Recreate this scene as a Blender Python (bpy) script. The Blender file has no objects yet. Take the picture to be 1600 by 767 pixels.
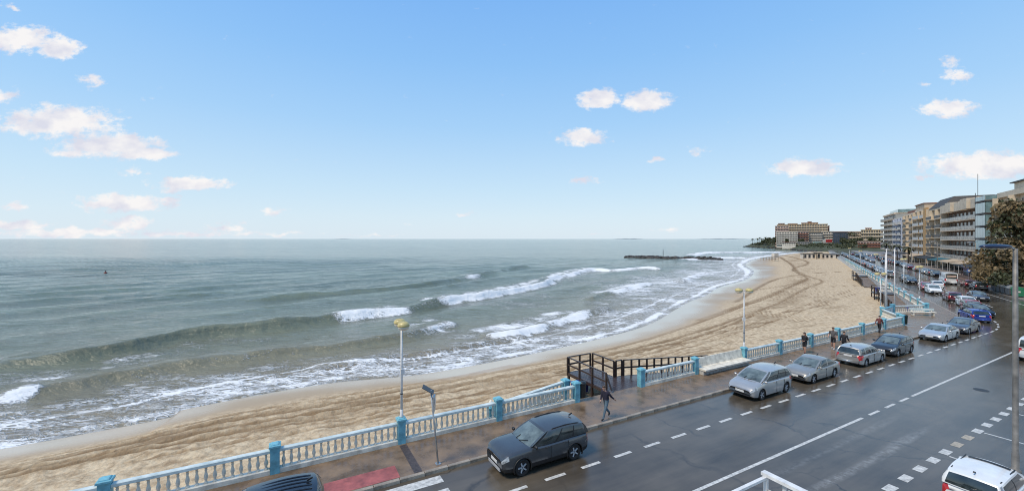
import bpy, bmesh, math, random
import numpy as np
from mathutils import Vector, Matrix

SC = bpy.context.scene
COL = SC.collection
R = math.radians
random.seed(7)

# ------------------------------------------------------------------ camera
CAM_H = 9.6
FPX = 650.0            # focal length in pixels of the 1600 px wide photograph
cam_d = bpy.data.cameras.new('camera'); cam = bpy.data.objects.new('camera', cam_d); COL.objects.link(cam)
cam.location = (0, 0, CAM_H); cam.rotation_euler = (R(90), 0, 0)
cam_d.sensor_width = 36.0; cam_d.lens = 36.0 * FPX / 1600.0
cam_d.shift_y = -10.5 / 1600.0
cam_d.clip_start = 0.1; cam_d.clip_end = 60000
SC.camera = cam

# ------------------------------------------------------------------ sun, sky, exposure
SUN_EL, SUN_AZ = 56.0, 238.0        # degrees; azimuth clockwise from +Y
sun_d = bpy.data.lights.new('sun', 'SUN'); sun_d.energy = 3.2; sun_d.angle = R(16); sun_d.color = (1.0, 0.87, 0.69)
sun = bpy.data.objects.new('sun', sun_d); COL.objects.link(sun)
sun.rotation_euler = (R(90 - SUN_EL), 0, R(180 - SUN_AZ))
world = bpy.data.worlds.new('World'); SC.world = world; world.use_nodes = True
SC.view_settings.view_transform = 'Standard'; SC.view_settings.look = 'None'
SC.cycles.filter_width = 1.05
SC.view_settings.exposure = 0.0; SC.view_settings.gamma = 1.0

def build_world():
    nt = world.node_tree; N = nt.nodes; L = nt.links
    N.clear()
    out = N.new('ShaderNodeOutputWorld'); bg = N.new('ShaderNodeBackground')
    sky = N.new('ShaderNodeTexSky'); sky.sky_type = 'NISHITA'; sky.sun_disc = False
    sky.sun_elevation = R(SUN_EL); sky.sun_rotation = R(SUN_AZ)
    sky.air_density = 1.35; sky.dust_density = 0.5; sky.ozone_density = 2.2; sky.altitude = 0
    tc = N.new('ShaderNodeTexCoord')
    sep = N.new('ShaderNodeSeparateXYZ'); L.new(tc.outputs['Generated'], sep.inputs[0])
    def math_(op, a, b=None, clamp=False):
        n = N.new('ShaderNodeMath'); n.operation = op; n.use_clamp = clamp
        for i, v in enumerate((a, b)):
            if v is None: continue
            if isinstance(v, (int, float)): n.inputs[i].default_value = v
            else: L.new(v, n.inputs[i])
        return n.outputs[0]
    ay = math_('MAXIMUM', math_('ABSOLUTE', sep.outputs['Y']), 0.02)
    k = math_('DIVIDE', sep.outputs['X'], ay); e = math_('DIVIDE', sep.outputs['Z'], ay)
    cmb = N.new('ShaderNodeCombineXYZ'); L.new(k, cmb.inputs[0]); L.new(e, cmb.inputs[1])
    # ragged edges: warp the position by noise
    nz = N.new('ShaderNodeTexNoise'); nz.inputs['Scale'].default_value = 20; nz.inputs['Detail'].default_value = 5; nz.inputs['Roughness'].default_value = .6
    mp = N.new('ShaderNodeMapping'); mp.inputs['Scale'].default_value = (1, 1.7, 1); L.new(cmb.outputs[0], mp.inputs[0]); L.new(mp.outputs[0], nz.inputs['Vector'])
    wv = N.new('ShaderNodeVectorMath'); wv.operation = 'SUBTRACT'; L.new(nz.outputs['Color'], wv.inputs[0]); wv.inputs[1].default_value = (.5, .5, .5)
    ws = N.new('ShaderNodeVectorMath'); ws.operation = 'MULTIPLY'; L.new(wv.outputs[0], ws.inputs[0]); ws.inputs[1].default_value = (.075, .035, 0)
    wa = N.new('ShaderNodeVectorMath'); wa.operation = 'ADD'; L.new(cmb.outputs[0], wa.inputs[0]); L.new(ws.outputs[0], wa.inputs[1])
    # (centre x, centre y, half width, half height, opacity) of the clouds
    clouds = [(30, 62, 70, 22, .95), (95, 76, 42, 18, .9), (145, 125, 26, 16, .6), (5, 148, 30, 14, .6), (90, 190, 105, 26, .95),
              (175, 228, 90, 22, .95), (225, 240, 50, 12, .95), (110, 238, 40, 12, .6), (300, 287, 62, 13, .95), (195, 318, 82, 15, .95), (210, 270, 30, 8, .5),
              (262, 310, 34, 7, .6), (200, 350, 48, 13, .7), (25, 323, 24, 8, .7), (30, 352, 60, 9, .75), (110, 364, 150, 8, .8),
              (430, 331, 26, 7, .55), (355, 357, 50, 9, .55), (290, 365, 120, 6, .6), (430, 366, 90, 5, .5), (725, 335, 22, 6, .45), (640, 350, 18, 4, .35),
              (935, 154, 34, 17, 1), (1012, 158, 42, 17, 1), (912, 214, 44, 13, .9), (915, 281, 24, 7, .6), (1030, 250, 20, 6, .6),
              (1092, 237, 28, 7, .55), (1256, 263, 62, 14, 1), (1545, 258, 112, 22, 1), (1480, 170, 50, 14, .9), (1497, 118, 34, 13, .65), (1445, 130, 15, 6, .4),
              (1488, 98, 18, 10, .55), (1440, 278, 26, 6, .5), (1040, 358, 40, 6, .4), (930, 366, 60, 4, .3), (20, 12, 20, 7, .5), (600, 368, 90, 4, .35), (233, 155, 14, 5, .3),
              (1750, 150, 90, 30, .9), (-200, 120, 110, 34, .9), (-160, 290, 120, 22, .9), (1850, 300, 90, 16, .9)]
    dens = None; hgt = None
    for (cx, cy, w, h, op) in clouds:
        s = N.new('ShaderNodeVectorMath'); s.operation = 'SUBTRACT'; L.new(wa.outputs[0], s.inputs[0])
        s.inputs[1].default_value = ((cx - 800) / 650.0, (373 - cy) / 650.0, 0)
        m = N.new('ShaderNodeVectorMath'); m.operation = 'MULTIPLY'; L.new(s.outputs[0], m.inputs[0]); m.inputs[1].default_value = (650.0 / (w*1.34), 650.0 / (h*1.38), 0)
        ln = N.new('ShaderNodeVectorMath'); ln.operation = 'LENGTH'; L.new(m.outputs[0], ln.inputs[0])
        d = math_('MULTIPLY', math_('SUBTRACT', 1.0, ln.outputs['Value'], True), op)
        dens = d if dens is None else math_('MAXIMUM', dens, d)
    nf = N.new('ShaderNodeTexNoise'); nf.inputs['Scale'].default_value = 30; nf.inputs['Detail'].default_value = 8; nf.inputs['Roughness'].default_value = .66
    L.new(mp.outputs[0], nf.inputs['Vector'])
    den2 = math_('SUBTRACT', dens, math_('MULTIPLY', math_('SUBTRACT', nf.outputs['Fac'], .37), 1.25))
    mr = N.new('ShaderNodeMapRange'); mr.interpolation_type = 'SMOOTHSTEP'; L.new(den2, mr.inputs[0])
    mr.inputs[1].default_value = 0.0; mr.inputs[2].default_value = .40; mr.inputs[3].default_value = 0; mr.inputs[4].default_value = .97
    up = math_('MULTIPLY', mr.outputs[0], math_('GREATER_THAN', sep.outputs['Z'], 0.0005))
    # cloud colour: warm white with mauve-grey hollows
    nc = N.new('ShaderNodeTexNoise'); nc.inputs['Scale'].default_value = 14; nc.inputs['Detail'].default_value = 4
    L.new(mp.outputs[0], nc.inputs['Vector'])
    cr = N.new('ShaderNodeValToRGB'); L.new(nc.outputs['Fac'], cr.inputs[0])
    cr.color_ramp.elements[0].position = .36; cr.color_ramp.elements[0].color = (.72, .73, .83, 1)
    cr.color_ramp.elements[1].position = .60; cr.color_ramp.elements[1].color = (.95, .925, .92, 1)
    # nishita sky blended with the clear gradient of this sky (pale at the sea horizon, deep blue overhead)
    gr = N.new('ShaderNodeValToRGB'); L.new(sep.outputs['Z'], gr.inputs[0]); E = gr.color_ramp.elements
    stops = [(0.0, (.70,.83,.94)), (.05, (.66,.82,.95)), (.115, (.57,.775,.955)), (.257, (.385,.65,.965)), (.387, (.275,.555,.955)), (.50, (.215,.485,.94)), (1.0, (.16,.37,.78))]
    E[0].position, E[0].color = stops[0][0], (*stops[0][1], 1); E[1].position, E[1].color = stops[-1][0], (*stops[-1][1], 1)
    for pos, c in stops[1:-1]: q = E.new(pos); q.color = (*c, 1)
    gs = N.new('ShaderNodeMix'); gs.data_type = 'RGBA'; gs.blend_type = 'MULTIPLY'; gs.inputs[0].default_value = 1.0
    L.new(gr.outputs[0], gs.inputs[6]); gs.inputs[7].default_value = (1/.15, 1/.15, 1/.15, 1)
    wb = N.new('ShaderNodeMix'); wb.data_type = 'RGBA'; wb.inputs[0].default_value = SKY_BLEND
    L.new(sky.outputs[0], wb.inputs[6]); L.new(gs.outputs[2], wb.inputs[7])
    bg.inputs['Strength'].default_value = 0.15
    mix = N.new('ShaderNodeMix'); mix.data_type = 'RGBA'
    sc = N.new('ShaderNodeMix'); sc.data_type = 'RGBA'; sc.blend_type = 'MULTIPLY'; sc.inputs[0].default_value = 1.0
    L.new(cr.outputs[0], sc.inputs[6]); sc.inputs[7].default_value = (1/.15, 1/.15, 1/.15, 1)
    L.new(up, mix.inputs[0]); L.new(wb.outputs[2], mix.inputs[6]); L.new(sc.outputs[2], mix.inputs[7])
    L.new(mix.outputs[2], bg.inputs['Color']); L.new(bg.outputs[0], out.inputs[0])
SKY_BLEND = .9
build_world()

# ------------------------------------------------------------------ helpers
_mats = {}
def pm(name, col, rough=.6, metal=0.0, var=.12, scale=6.0, bump=0.0, bscale=None, coat=0.0, spec=.5, rvar=0.0, tint=None, stretch=None, alpha=1.0, trans=0.0, emit=None):
    """procedural principled material: two-tone noise on colour and roughness, optional bump"""
    if name in _mats: return _mats[name]
    m = bpy.data.materials.new(name); m.use_nodes = True; _mats[name] = m
    nt = m.node_tree; N = nt.nodes; L = nt.links
    b = N['Principled BSDF']
    b.inputs['Metallic'].default_value = metal; b.inputs['Roughness'].default_value = rough
    b.inputs['Specular IOR Level'].default_value = spec
    b.inputs['Coat Weight'].default_value = coat; b.inputs['Coat Roughness'].default_value = .06
    b.inputs['Transmission Weight'].default_value = trans; b.inputs['Alpha'].default_value = alpha
    tc = N.new('ShaderNodeTexCoord'); vec = tc.outputs['Object']
    if stretch:
        mp = N.new('ShaderNodeMapping'); mp.inputs['Scale'].default_value = stretch; L.new(vec, mp.inputs[0]); vec = mp.outputs[0]
    nz = N.new('ShaderNodeTexNoise'); nz.inputs['Scale'].default_value = scale; nz.inputs['Detail'].default_value = 5; nz.inputs['Roughness'].default_value = .6
    L.new(vec, nz.inputs['Vector'])
    cr = N.new('ShaderNodeValToRGB'); L.new(nz.outputs['Fac'], cr.inputs[0])
    lo = tuple(max(0, c * (1 - var * 1.6)) for c in col)
    hi = tint if tint else tuple(min(1, c * (1 + var)) for c in col)
    cr.color_ramp.elements[0].position = .32; cr.color_ramp.elements[0].color = (*lo, 1)
    cr.color_ramp.elements[1].position = .66; cr.color_ramp.elements[1].color = (*hi, 1)
    L.new(cr.outputs[0], b.inputs['Base Color'])
    if rvar:
        mr = N.new('ShaderNodeMapRange'); L.new(nz.outputs['Fac'], mr.inputs[0]); mr.inputs[1].default_value = .35; mr.inputs[2].default_value = .65
        mr.inputs[3].default_value = max(.02, rough - rvar); mr.inputs[4].default_value = min(1, rough + rvar); L.new(mr.outputs[0], b.inputs['Roughness'])
    if bump:
        n2 = N.new('ShaderNodeTexNoise'); n2.inputs['Scale'].default_value = bscale or scale * 4; n2.inputs['Detail'].default_value = 4; L.new(vec, n2.inputs['Vector'])
        bp = N.new('ShaderNodeBump'); bp.inputs['Strength'].default_value = bump; bp.inputs['Distance'].default_value = .02
        L.new(n2.outputs['Fac'], bp.inputs['Height']); L.new(bp.outputs[0], b.inputs['Normal'])
    if emit:
        b.inputs['Emission Color'].default_value = (*emit[:3], 1); b.inputs['Emission Strength'].default_value = emit[3]
    return m

class MB:
    """collects faces; build() links them as one mesh object"""
    def __init__(s): s.v = []; s.f = []; s.m = []
    def add(s, vs, fs, m=0):
        o = len(s.v); s.v += [tuple(v) for v in vs]; s.f += [tuple(i + o for i in f) for f in fs]; s.m += [m] * len(fs); return s
    def box(s, x0, x1, y0, y1, z0, z1, m=0):
        return s.add([(x0,y0,z0),(x1,y0,z0),(x1,y1,z0),(x0,y1,z0),(x0,y0,z1),(x1,y0,z1),(x1,y1,z1),(x0,y1,z1)],
                     [(0,3,2,1),(4,5,6,7),(0,1,5,4),(1,2,6,5),(2,3,7,6),(3,0,4,7)], m)
    def cbox(s, x0, x1, y0, y1, z0, z1, c=.02, m=0):
        """box with its upper edges chamfered"""
        v = [(x0,y0,z0),(x1,y0,z0),(x1,y1,z0),(x0,y1,z0),(x0,y0,z1-c),(x1,y0,z1-c),(x1,y1,z1-c),(x0,y1,z1-c),
             (x0+c,y0+c,z1),(x1-c,y0+c,z1),(x1-c,y1-c,z1),(x0+c,y1-c,z1)]
        f = [(0,3,2,1),(8,9,10,11)] + [(i,(i+1)%4,4+(i+1)%4,4+i) for i in range(4)] + [(4+i,4+(i+1)%4,8+(i+1)%4,8+i) for i in range(4)]
        return s.add(v, f, m)
    def bar(s, a, b, w, h, m=0, up=(0,0,1)):
        """rectangular bar from a to b, w across, h along up"""
        a = Vector(a); b = Vector(b); d = (b - a).normalized(); u = Vector(up)
        x = d.cross(u)
        if x.length < 1e-4: x = d.cross(Vector((1,0,0)))
        x.normalize(); u = x.cross(d).normalized(); x *= w/2; u *= h/2
        v = [a-x-u, a+x-u, a+x+u, a-x+u, b-x-u, b+x-u, b+x+u, b-x+u]
        return s.add(v, [(0,1,2,3),(7,6,5,4),(0,4,5,1),(1,5,6,2),(2,6,7,3),(3,7,4,0)], m)
    def tube(s, pts, r, n=8, m=0):
        pts = [Vector(p) for p in pts]; rs = r if isinstance(r, (list, tuple)) else [r] * len(pts)
        vs = []; fs = []
        for i, p in enumerate(pts):
            d = (pts[min(i+1, len(pts)-1)] - pts[max(i-1, 0)]).normalized()
            a = d.orthogonal().normalized() if i == 0 else (a - d * a.dot(d)).normalized()
            b = d.cross(a)
            for j in range(n):
                t = 2 * math.pi * j / n; vs.append(p + (a * math.cos(t) + b * math.sin(t)) * rs[i])
        for i in range(len(pts) - 1):
            for j in range(n): fs.append((i*n+j, i*n+(j+1)%n, (i+1)*n+(j+1)%n, (i+1)*n+j))
        fs.append(tuple(reversed(range(n)))); fs.append(tuple(range((len(pts)-1)*n, len(pts)*n)))
        return s.add(vs, fs, m)
    def lathe(s, prof, n=12, c=(0,0,0), m=0, caps=True):
        vs = []; fs = []
        for (r, z) in prof:
            for j in range(n):
                t = 2*math.pi*j/n; vs.append((c[0] + r*math.cos(t), c[1] + r*math.sin(t), c[2] + z))
        for i in range(len(prof)-1):
            for j in range(n): fs.append((i*n+j, i*n+(j+1)%n, (i+1)*n+(j+1)%n, (i+1)*n+j))
        if caps: fs.append(tuple(reversed(range(n)))); fs.append(tuple(range((len(prof)-1)*n, len(prof)*n)))
        return s.add(vs, fs, m)
    def prism(s, poly, z0, z1, m=0):
        n = len(poly); v = [(p[0],p[1],z0) for p in poly] + [(p[0],p[1],z1) for p in poly]
        return s.add(v, [tuple(reversed(range(n))), tuple(range(n,2*n))] + [(i,(i+1)%n,n+(i+1)%n,n+i) for i in range(n)], m)
    def blob(s, c, r, seed=0, n=8, k=6, rough=.18, m=0):
        rnd = random.Random(seed); vs = [(c[0], c[1], c[2]-r[2])]; fs = []
        for i in range(1, k):
            a = -math.pi/2 + math.pi*i/k
            for j in range(n):
                t = 2*math.pi*j/n; q = 1 + rnd.uniform(-rough, rough)
                vs.append((c[0]+r[0]*q*math.cos(a)*math.cos(t), c[1]+r[1]*q*math.cos(a)*math.sin(t), c[2]+r[2]*q*math.sin(a)))
        vs.append((c[0], c[1], c[2]+r[2]))
        for j in range(n): fs.append((0, 1+(j+1)%n, 1+j)); fs.append((len(vs)-1, 1+(k-2)*n+j, 1+(k-2)*n+(j+1)%n))
        for i in range(k-2):
            for j in range(n): fs.append((1+i*n+j, 1+i*n+(j+1)%n, 1+(i+1)*n+(j+1)%n, 1+(i+1)*n+j))
        return s.add(vs, fs, m)
    def mesh(s, name, mats, smooth=False):
        me = bpy.data.meshes.new(name); me.from_pydata(s.v, [], s.f)
        for mt in (mats if isinstance(mats, (list, tuple)) else [mats]): me.materials.append(mt)
        if any(s.m): me.polygons.foreach_set('material_index', s.m)
        if smooth: me.polygons.foreach_set('use_smooth', [True]*len(s.f))
        me.update(); return me
    def build(s, name, mats, parent=None, smooth=False, loc=None, rotz=0.0):
        return inst(name, s.mesh(name, mats, smooth), parent, loc, rotz)

def inst(name, me, parent=None, loc=None, rotz=0.0, scale=None):
    o = bpy.data.objects.new(name, me); COL.objects.link(o)
    if loc is not None: o.location = loc
    if rotz: o.rotation_euler = (0, 0, rotz)
    if scale: o.scale = scale
    if parent: o.parent = parent
    return o
def tag(o, label, cat, group=None):
    o['label'] = label; o['category'] = cat
    if group: o['group'] = group
    return o
def thing(name, label, cat, loc=(0,0,0), rotz=0.0, group=None):
    o = bpy.data.objects.new(name, None); COL.objects.link(o); o.empty_display_size = .3
    o.location = loc; o.rotation_euler = (0, 0, rotz)
    return tag(o, label, cat, group)
def struct(o, label=None):
    o['kind'] = 'structure'
    if label: o['label'] = label
    return o
def copy_tree(o, loc=None, rotz=None, parent=None, label=None, group=None):
    c = o.copy(); COL.objects.link(c); c.parent = parent
    if loc is not None: c.location = loc
    if rotz is not None: c.rotation_euler = (0, 0, rotz)
    if label: c['label'] = label
    if group: c['group'] = group
    for ch in list(o.children): copy_tree(ch, parent=c)
    return c

def G(px, py, z=0.0):
    """point of the level plane z that the photograph shows at pixel px, py"""
    Y = FPX * (CAM_H - z) / (py - 373.0)
    return ((px - 800.0) / FPX * Y, Y, z)
def grid_mesh(name, V, nr, nc, mats, smooth=True, attrs=None, mask=None):
    """V: (nr*nc,3) numpy vertices in rows"""
    me = bpy.data.meshes.new(name)
    i = np.arange(nr-1)[:, None]*nc + np.arange(nc-1)[None, :]
    F = np.stack([i, i+1, i+nc+1, i+nc], -1).reshape(-1, 4)
    if mask is not None: F = F[mask(F)]
    me.vertices.add(len(V)); me.vertices.foreach_set('co', V.astype(np.float32).ravel())
    me.loops.add(len(F)*4); me.loops.foreach_set('vertex_index', F.astype(np.int32).ravel())
    me.polygons.add(len(F)); me.polygons.foreach_set('loop_start', np.arange(0, len(F)*4, 4, dtype=np.int32))
    try: me.polygons.foreach_set('loop_total', np.full(len(F), 4, dtype=np.int32))
    except Exception: pass
    me.update(calc_edges=True)
    me.polygons.foreach_set('use_smooth', np.full(len(F), smooth))
    for k, a in (attrs or {}).items():
        at = me.attributes.new(k, 'FLOAT', 'POINT'); at.data.foreach_set('value', a.astype(np.float32).ravel())
    for mt in mats: me.materials.append(mt)
    me.update(); return me

def _hash(ix, iy, seed):
    h = (ix.astype(np.int64) * 374761393 + iy.astype(np.int64) * 668265263 + seed * 1274126177) & 0x7fffffff
    h = ((h ^ (h >> 13)) * 1274126177) & 0x7fffffff
    return ((h ^ (h >> 16)) & 0xffff) / 65535.0
def vnoise(x, y, seed=0):
    ix = np.floor(x); iy = np.floor(y); fx = x-ix; fy = y-iy
    fx = fx*fx*(3-2*fx); fy = fy*fy*(3-2*fy)
    a = _hash(ix, iy, seed); b = _hash(ix+1, iy, seed); c = _hash(ix, iy+1, seed); d = _hash(ix+1, iy+1, seed)
    return (a*(1-fx)+b*fx)*(1-fy) + (c*(1-fx)+d*fx)*fy
def fbm(x, y, seed=0, o=4):
    s = 0; a = .5
    for i in range(o): s = s + a*vnoise(x, y, seed+i*17); x = x*2.03; y = y*2.03; a *= .5
    return s / (1-.5**o)
def poly_dist(X, Y, pts):
    """distance to a polyline, sign (+ on its right-hand side) and position along it 0..1"""
    P = np.array(pts, float); best = np.full(X.shape, 1e9); sg = np.zeros(X.shape); par = np.zeros(X.shape); bc = np.zeros(X.shape)
    seg = np.hypot(*(P[1:]-P[:-1]).T); cum = np.concatenate([[0], np.cumsum(seg)]); tot = cum[-1]
    for i in range(len(P)-1):
        dx, dy = P[i+1]-P[i]; l2 = dx*dx+dy*dy
        t = np.clip(((X-P[i,0])*dx+(Y-P[i,1])*dy)/l2, 0, 1)
        ex = X-(P[i,0]+t*dx); ey = Y-(P[i,1]+t*dy); d = np.hypot(ex, ey)
        cr = (dy*ex-dx*ey)/math.sqrt(l2); m = (d < best-1e-7) | ((np.abs(d-best) <= 1e-7) & (np.abs(cr) > np.abs(bc)))
        best = np.where(m, d, best); bc = np.where(m, cr, bc); sg = np.where(m, np.sign(cr), sg); par = np.where(m, (cum[i]+t*seg[i])/tot, par)
    return best, sg, par
def smooth_poly(pts, n=6):
    P = [np.array(p, float) for p in pts]; out = []
    for i in range(len(P)-1):
        p0 = P[max(i-1,0)]; p1 = P[i]; p2 = P[i+1]; p3 = P[min(i+2,len(P)-1)]
        for j in range(n):
            t = j/n
            out.append(.5*((2*p1)+(-p0+p2)*t+(2*p0-5*p1+4*p2-p3)*t*t+(-p0+3*p1-3*p2+p3)*t**3))
    out.append(P[-1]); return np.array(out)
def sstep(a, b, x):
    t = np.clip((x-a)/(b-a), 0, 1); return t*t*(3-2*t)

# ------------------------------------------------------------------ road axes
TH1, TH2 = R(28.7), R(54.5)
U1 = np.array([math.cos(TH1), math.sin(TH1)]); N1 = np.array([-U1[1], U1[0]])
U2 = np.array([math.cos(TH2), math.sin(TH2)]); N2 = np.array([-U2[1], U2[0]])
KERB1, KERB2, RB = 16.6, -15.0, 22.0        # kerb line of each leg (offset along its normal), bend radius
BAL = 19.45                                 # balustrade line of the first leg
_A = np.array([N1, N2]); BI = np.linalg.solve(_A, np.array([KERB1, KERB2]))
_tl = RB*math.tan((TH2-TH1)/2)
S_A = float(BI@U1) - _tl; ARC = RB*(TH2-TH1); S_B = S_A + ARC
E2 = BI + _tl*U2; _ctr = S_A*U1 + KERB1*N1 + RB*N1
def RP(sig, off, z=0.0):
    """point at distance sig along the promenade kerb, off metres seaward of it"""
    if sig <= S_A: p = sig*U1 + (KERB1+off)*N1
    elif sig < S_B:
        a = TH1 + (sig-S_A)/RB; p = _ctr + (RB-off)*np.array([math.sin(a), -math.cos(a)])
    else: p = E2 + (sig-S_B)*U2 + off*N2
    return (float(p[0]), float(p[1]), z)
def RH(sig):
    return TH1 if sig <= S_A else (TH2 if sig >= S_B else TH1 + (sig-S_A)/RB)
def P1(s, t, z=0.0):
    p = s*U1 + t*N1; return (float(p[0]), float(p[1]), z)
def P2(s, t, z=0.0):
    """second leg: s along the road, t offset on the same normal (negative is landward)"""
    p = s*U2 + t*N2; return (float(p[0]), float(p[1]), z)
def near_sig(p):
    """promenade coordinates of a ground point"""
    best = min((math.hypot(RP(s, 0)[0]-p[0], RP(s, 0)[1]-p[1]), s) for s in np.arange(-60, 330, .5)); return best[1]
# ================================================================== THE SETTING
SEA = -2.0
# shoreline (water's edge) and the foot of the promenade wall, paired point by point
WALL = [P1(-90,19.62), P1(-14,19.62), P1(-6,19.62), P1(2.5,19.62), P1(11.3,19.62), P1(24.6,19.62), P1(41,19.62), P1(59.5,19.62),
        (45.0,51.1), (48.3,53.3), P2(74.6,-12.2), P2(88,-12.2), P2(148,-12.2), P2(205,-12.2), P2(260,-12.2), P2(345,-12.2), P2(420,-12.2)]
SHORE = [P1(-90,31), (-28.4,23.1), (-22.1,28.8), (-15.3,33.4), (-7.2,36.2), (4.05,43.8), (16.9,55), (26.0,68),
         (29.5,73), (33,78), (38,84), (50,101), (66,118.5), (85,147.8), (107.6,193), (158,262), (245,352)]
WALL = [p[:2] for p in WALL]; SHORE = [p[:2] for p in SHORE]
def resample(P, n): 
    P = np.array(P, float); i = np.linspace(0, len(P)-1, n); k = np.clip(i.astype(int), 0, len(P)-2); f = (i-k)[:, None]
    return P[k]*(1-f)+P[k+1]*f
# dense columns where the beach is near
_cw = smooth_poly(WALL, 1); _ss = smooth_poly(SHORE, 24); _ww = resample(WALL, len(_ss))
# smooth the wall only where it is not straight already is not needed: the sheet runs under the wall
_len = np.concatenate([[0], np.cumsum(np.hypot(*np.diff((_ss+_ww)/2, axis=0).T))])
_px = (_ss+_ww)/2; _dist = np.hypot(_px[:,0], _px[:,1])
_dens = np.clip(8.0/np.maximum(_dist, 20)**1.15*10, .25, 2.6); _dens[_px[:,0] < -32] = .4
_cd = np.concatenate([[0], np.cumsum(.5*(_dens[1:]+_dens[:-1])*np.diff(_len))])
_nc = int(_cd[-1]*1.55); _tt = np.interp(np.linspace(0, _cd[-1], _nc), _cd, np.arange(len(_ss)))
_k = np.clip(_tt.astype(int), 0, len(_ss)-2); _f = (_tt-_k)[:, None]
CW = _ww[_k]*(1-_f)+_ww[_k+1]*_f; CS = _ss[_k]*(1-_f)+_ss[_k+1]*_f
_nr = 150; VV = np.concatenate([np.linspace(-.03, 1.1, 132), np.linspace(1.13, 2.0, _nr-132)])
BX = CW[None,:,0]*(1-VV[:,None]) + CS[None,:,0]*VV[:,None]; BY = CW[None,:,1]*(1-VV[:,None]) + CS[None,:,1]*VV[:,None]
V2 = np.repeat(VV[:,None], _nc, 1)
# profile: a flat back beach, a berm and a gentle swash slope
BZ = np.interp(V2, [-.03, .0, .35, .62, .85, 1.0, 1.15, 2.0], [-.95, -.95, -1.02, -1.22, -1.70, -2.0, -2.45, -4.2])
dry = 1-sstep(.50, .74, V2 + .10*(fbm(BX/7, BY/7, 3)-.5)*2)
near = np.clip(40/np.maximum(BY, 20), .2, 1)
rough = (fbm(BX/.42, BY/.42, 5, 3)-.5)*.24 + (fbm(BX/2.4, BY/1.6, 9, 3)-.5)*.20
BZ = BZ + rough*dry*np.where(V2 < .02, .3, 1) + (fbm(BX/9, BY/9, 12)-.5)*.18*sstep(1.0,.6,V2)*sstep(-.0,.2,V2)
# tyre tracks: grooves with pushed-up edges, dark where the damp sand was turned up
TR = []
def trk(pts, w=.9): TR.append((smooth_poly([G(x, y, -1.25)[:2] for x, y in pts], 5), w*.62))
trk([(0,735),(160,702),(330,664),(480,640),(620,612),(760,583),(880,560),(960,543),(1060,512),(1150,482),(1200,465),(1240,447),(1262,436),(1248,428),(1240,420),(1262,410),(1225,399)], .55)
trk([(0,745),(170,712),(340,676),(500,648),(640,620),(775,592),(890,571),(985,548),(1085,520),(1170,492),(1225,470),(1262,450),(1285,441),(1262,432),(1245,424),(1236,413),(1216,400)], .55)
trk([(-40,762),(140,725),(300,694),(460,664),(640,628)], .45)
trk([(340,652),(500,624),(640,598),(800,566)], .4)
trk([(870,585),(1000,552),(1110,520),(1180,492)], .45)
trk([(0,724),(160,692),(330,655),(480,629),(620,603),(760,575)], .16)
trk([(0,729),(160,697),(330,660),(480,635),(620,608),(760,580)], .16)
trk([(-40,752),(140,716),(300,686),(460,656),(640,620),(800,590),(900,575)], .2)
trk([(200,722),(340,695),(500,668),(640,640),(760,617),(860,598)], .18)
trk([(200,730),(340,703),(500,675),(640,647),(760,624),(860,605)], .18)
trk([(1000,560),(1100,530),(1180,505),(1260,478),(1330,455)], .2)
trk([(1010,565),(1110,535),(1190,510),(1270,482),(1340,459)], .2)
trk([(1370,446),(1300,449),(1240,447)], .5)
trk([(1150,455),(1230,446),(1262,436)], .5)
trk([(1090,498),(1200,462),(1262,436)], .6)
trk([(1330,425),(1290,427),(1255,428)], .35)
trk([(1150,470),(1200,440),(1230,432),(1250,430)], .8)
damp = np.zeros_like(BX)
for pts, w in TR:
    d, sg, par = poly_dist(BX, BY, pts)
    wob = .7 + .6*fbm(BX/1.6, BY/1.6, 21, 2)
    ww = w*np.maximum(1, BY/85)
    gz = -.12*np.exp(-(d/(ww*.55))**2)*wob + .06*np.exp(-((d-ww*1.1)/(ww*.4))**2)*wob
    BZ = BZ + gz*sstep(.0, .06, V2)
    damp = np.maximum(damp, 1.35*np.exp(-(d/(ww*.85))**2)*wob*(.35+1.1*fbm(BX/4, BY/4, 23, 3)))
# a churned, damp belt along the tracks of the middle beach
belt = np.exp(-((V2-.50)/.09)**2)*sstep(.38,.62,fbm(BX/5,BY/2.5,31))*.6
_s1 = BX*U1[0]+BY*U1[1]; _t1 = BX*N1[0]+BY*N1[1]
rake = sstep(.52, .74, fbm(_s1/5.0, _t1/.34, 33, 3))*sstep(.2, .36, V2)*sstep(.72, .6, V2)*np.clip(60/np.maximum(BY,20), .3, 1)*1.05
damp = np.clip(np.maximum(damp, np.maximum(belt, rake)*dry), 0, 1); BZ = BZ - .05*rake*dry
wet = sstep(.66, .84, V2 + .16*(fbm(BX/11, BY/11, 41)-.5))
SHP = smooth_poly(SHORE, 5)
_ds, _sg, _ = poly_dist(BX, BY, SHP)
film = sstep(4.6, .6, _ds + 5.0*(fbm(BX/6, BY/6, 44)-.5))*wet + sstep(1.3,.4,np.abs(fbm(BX/26+BY/60, BY/26, 47)-.5)*10)*wet*.4*(V2 < 1)

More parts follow.
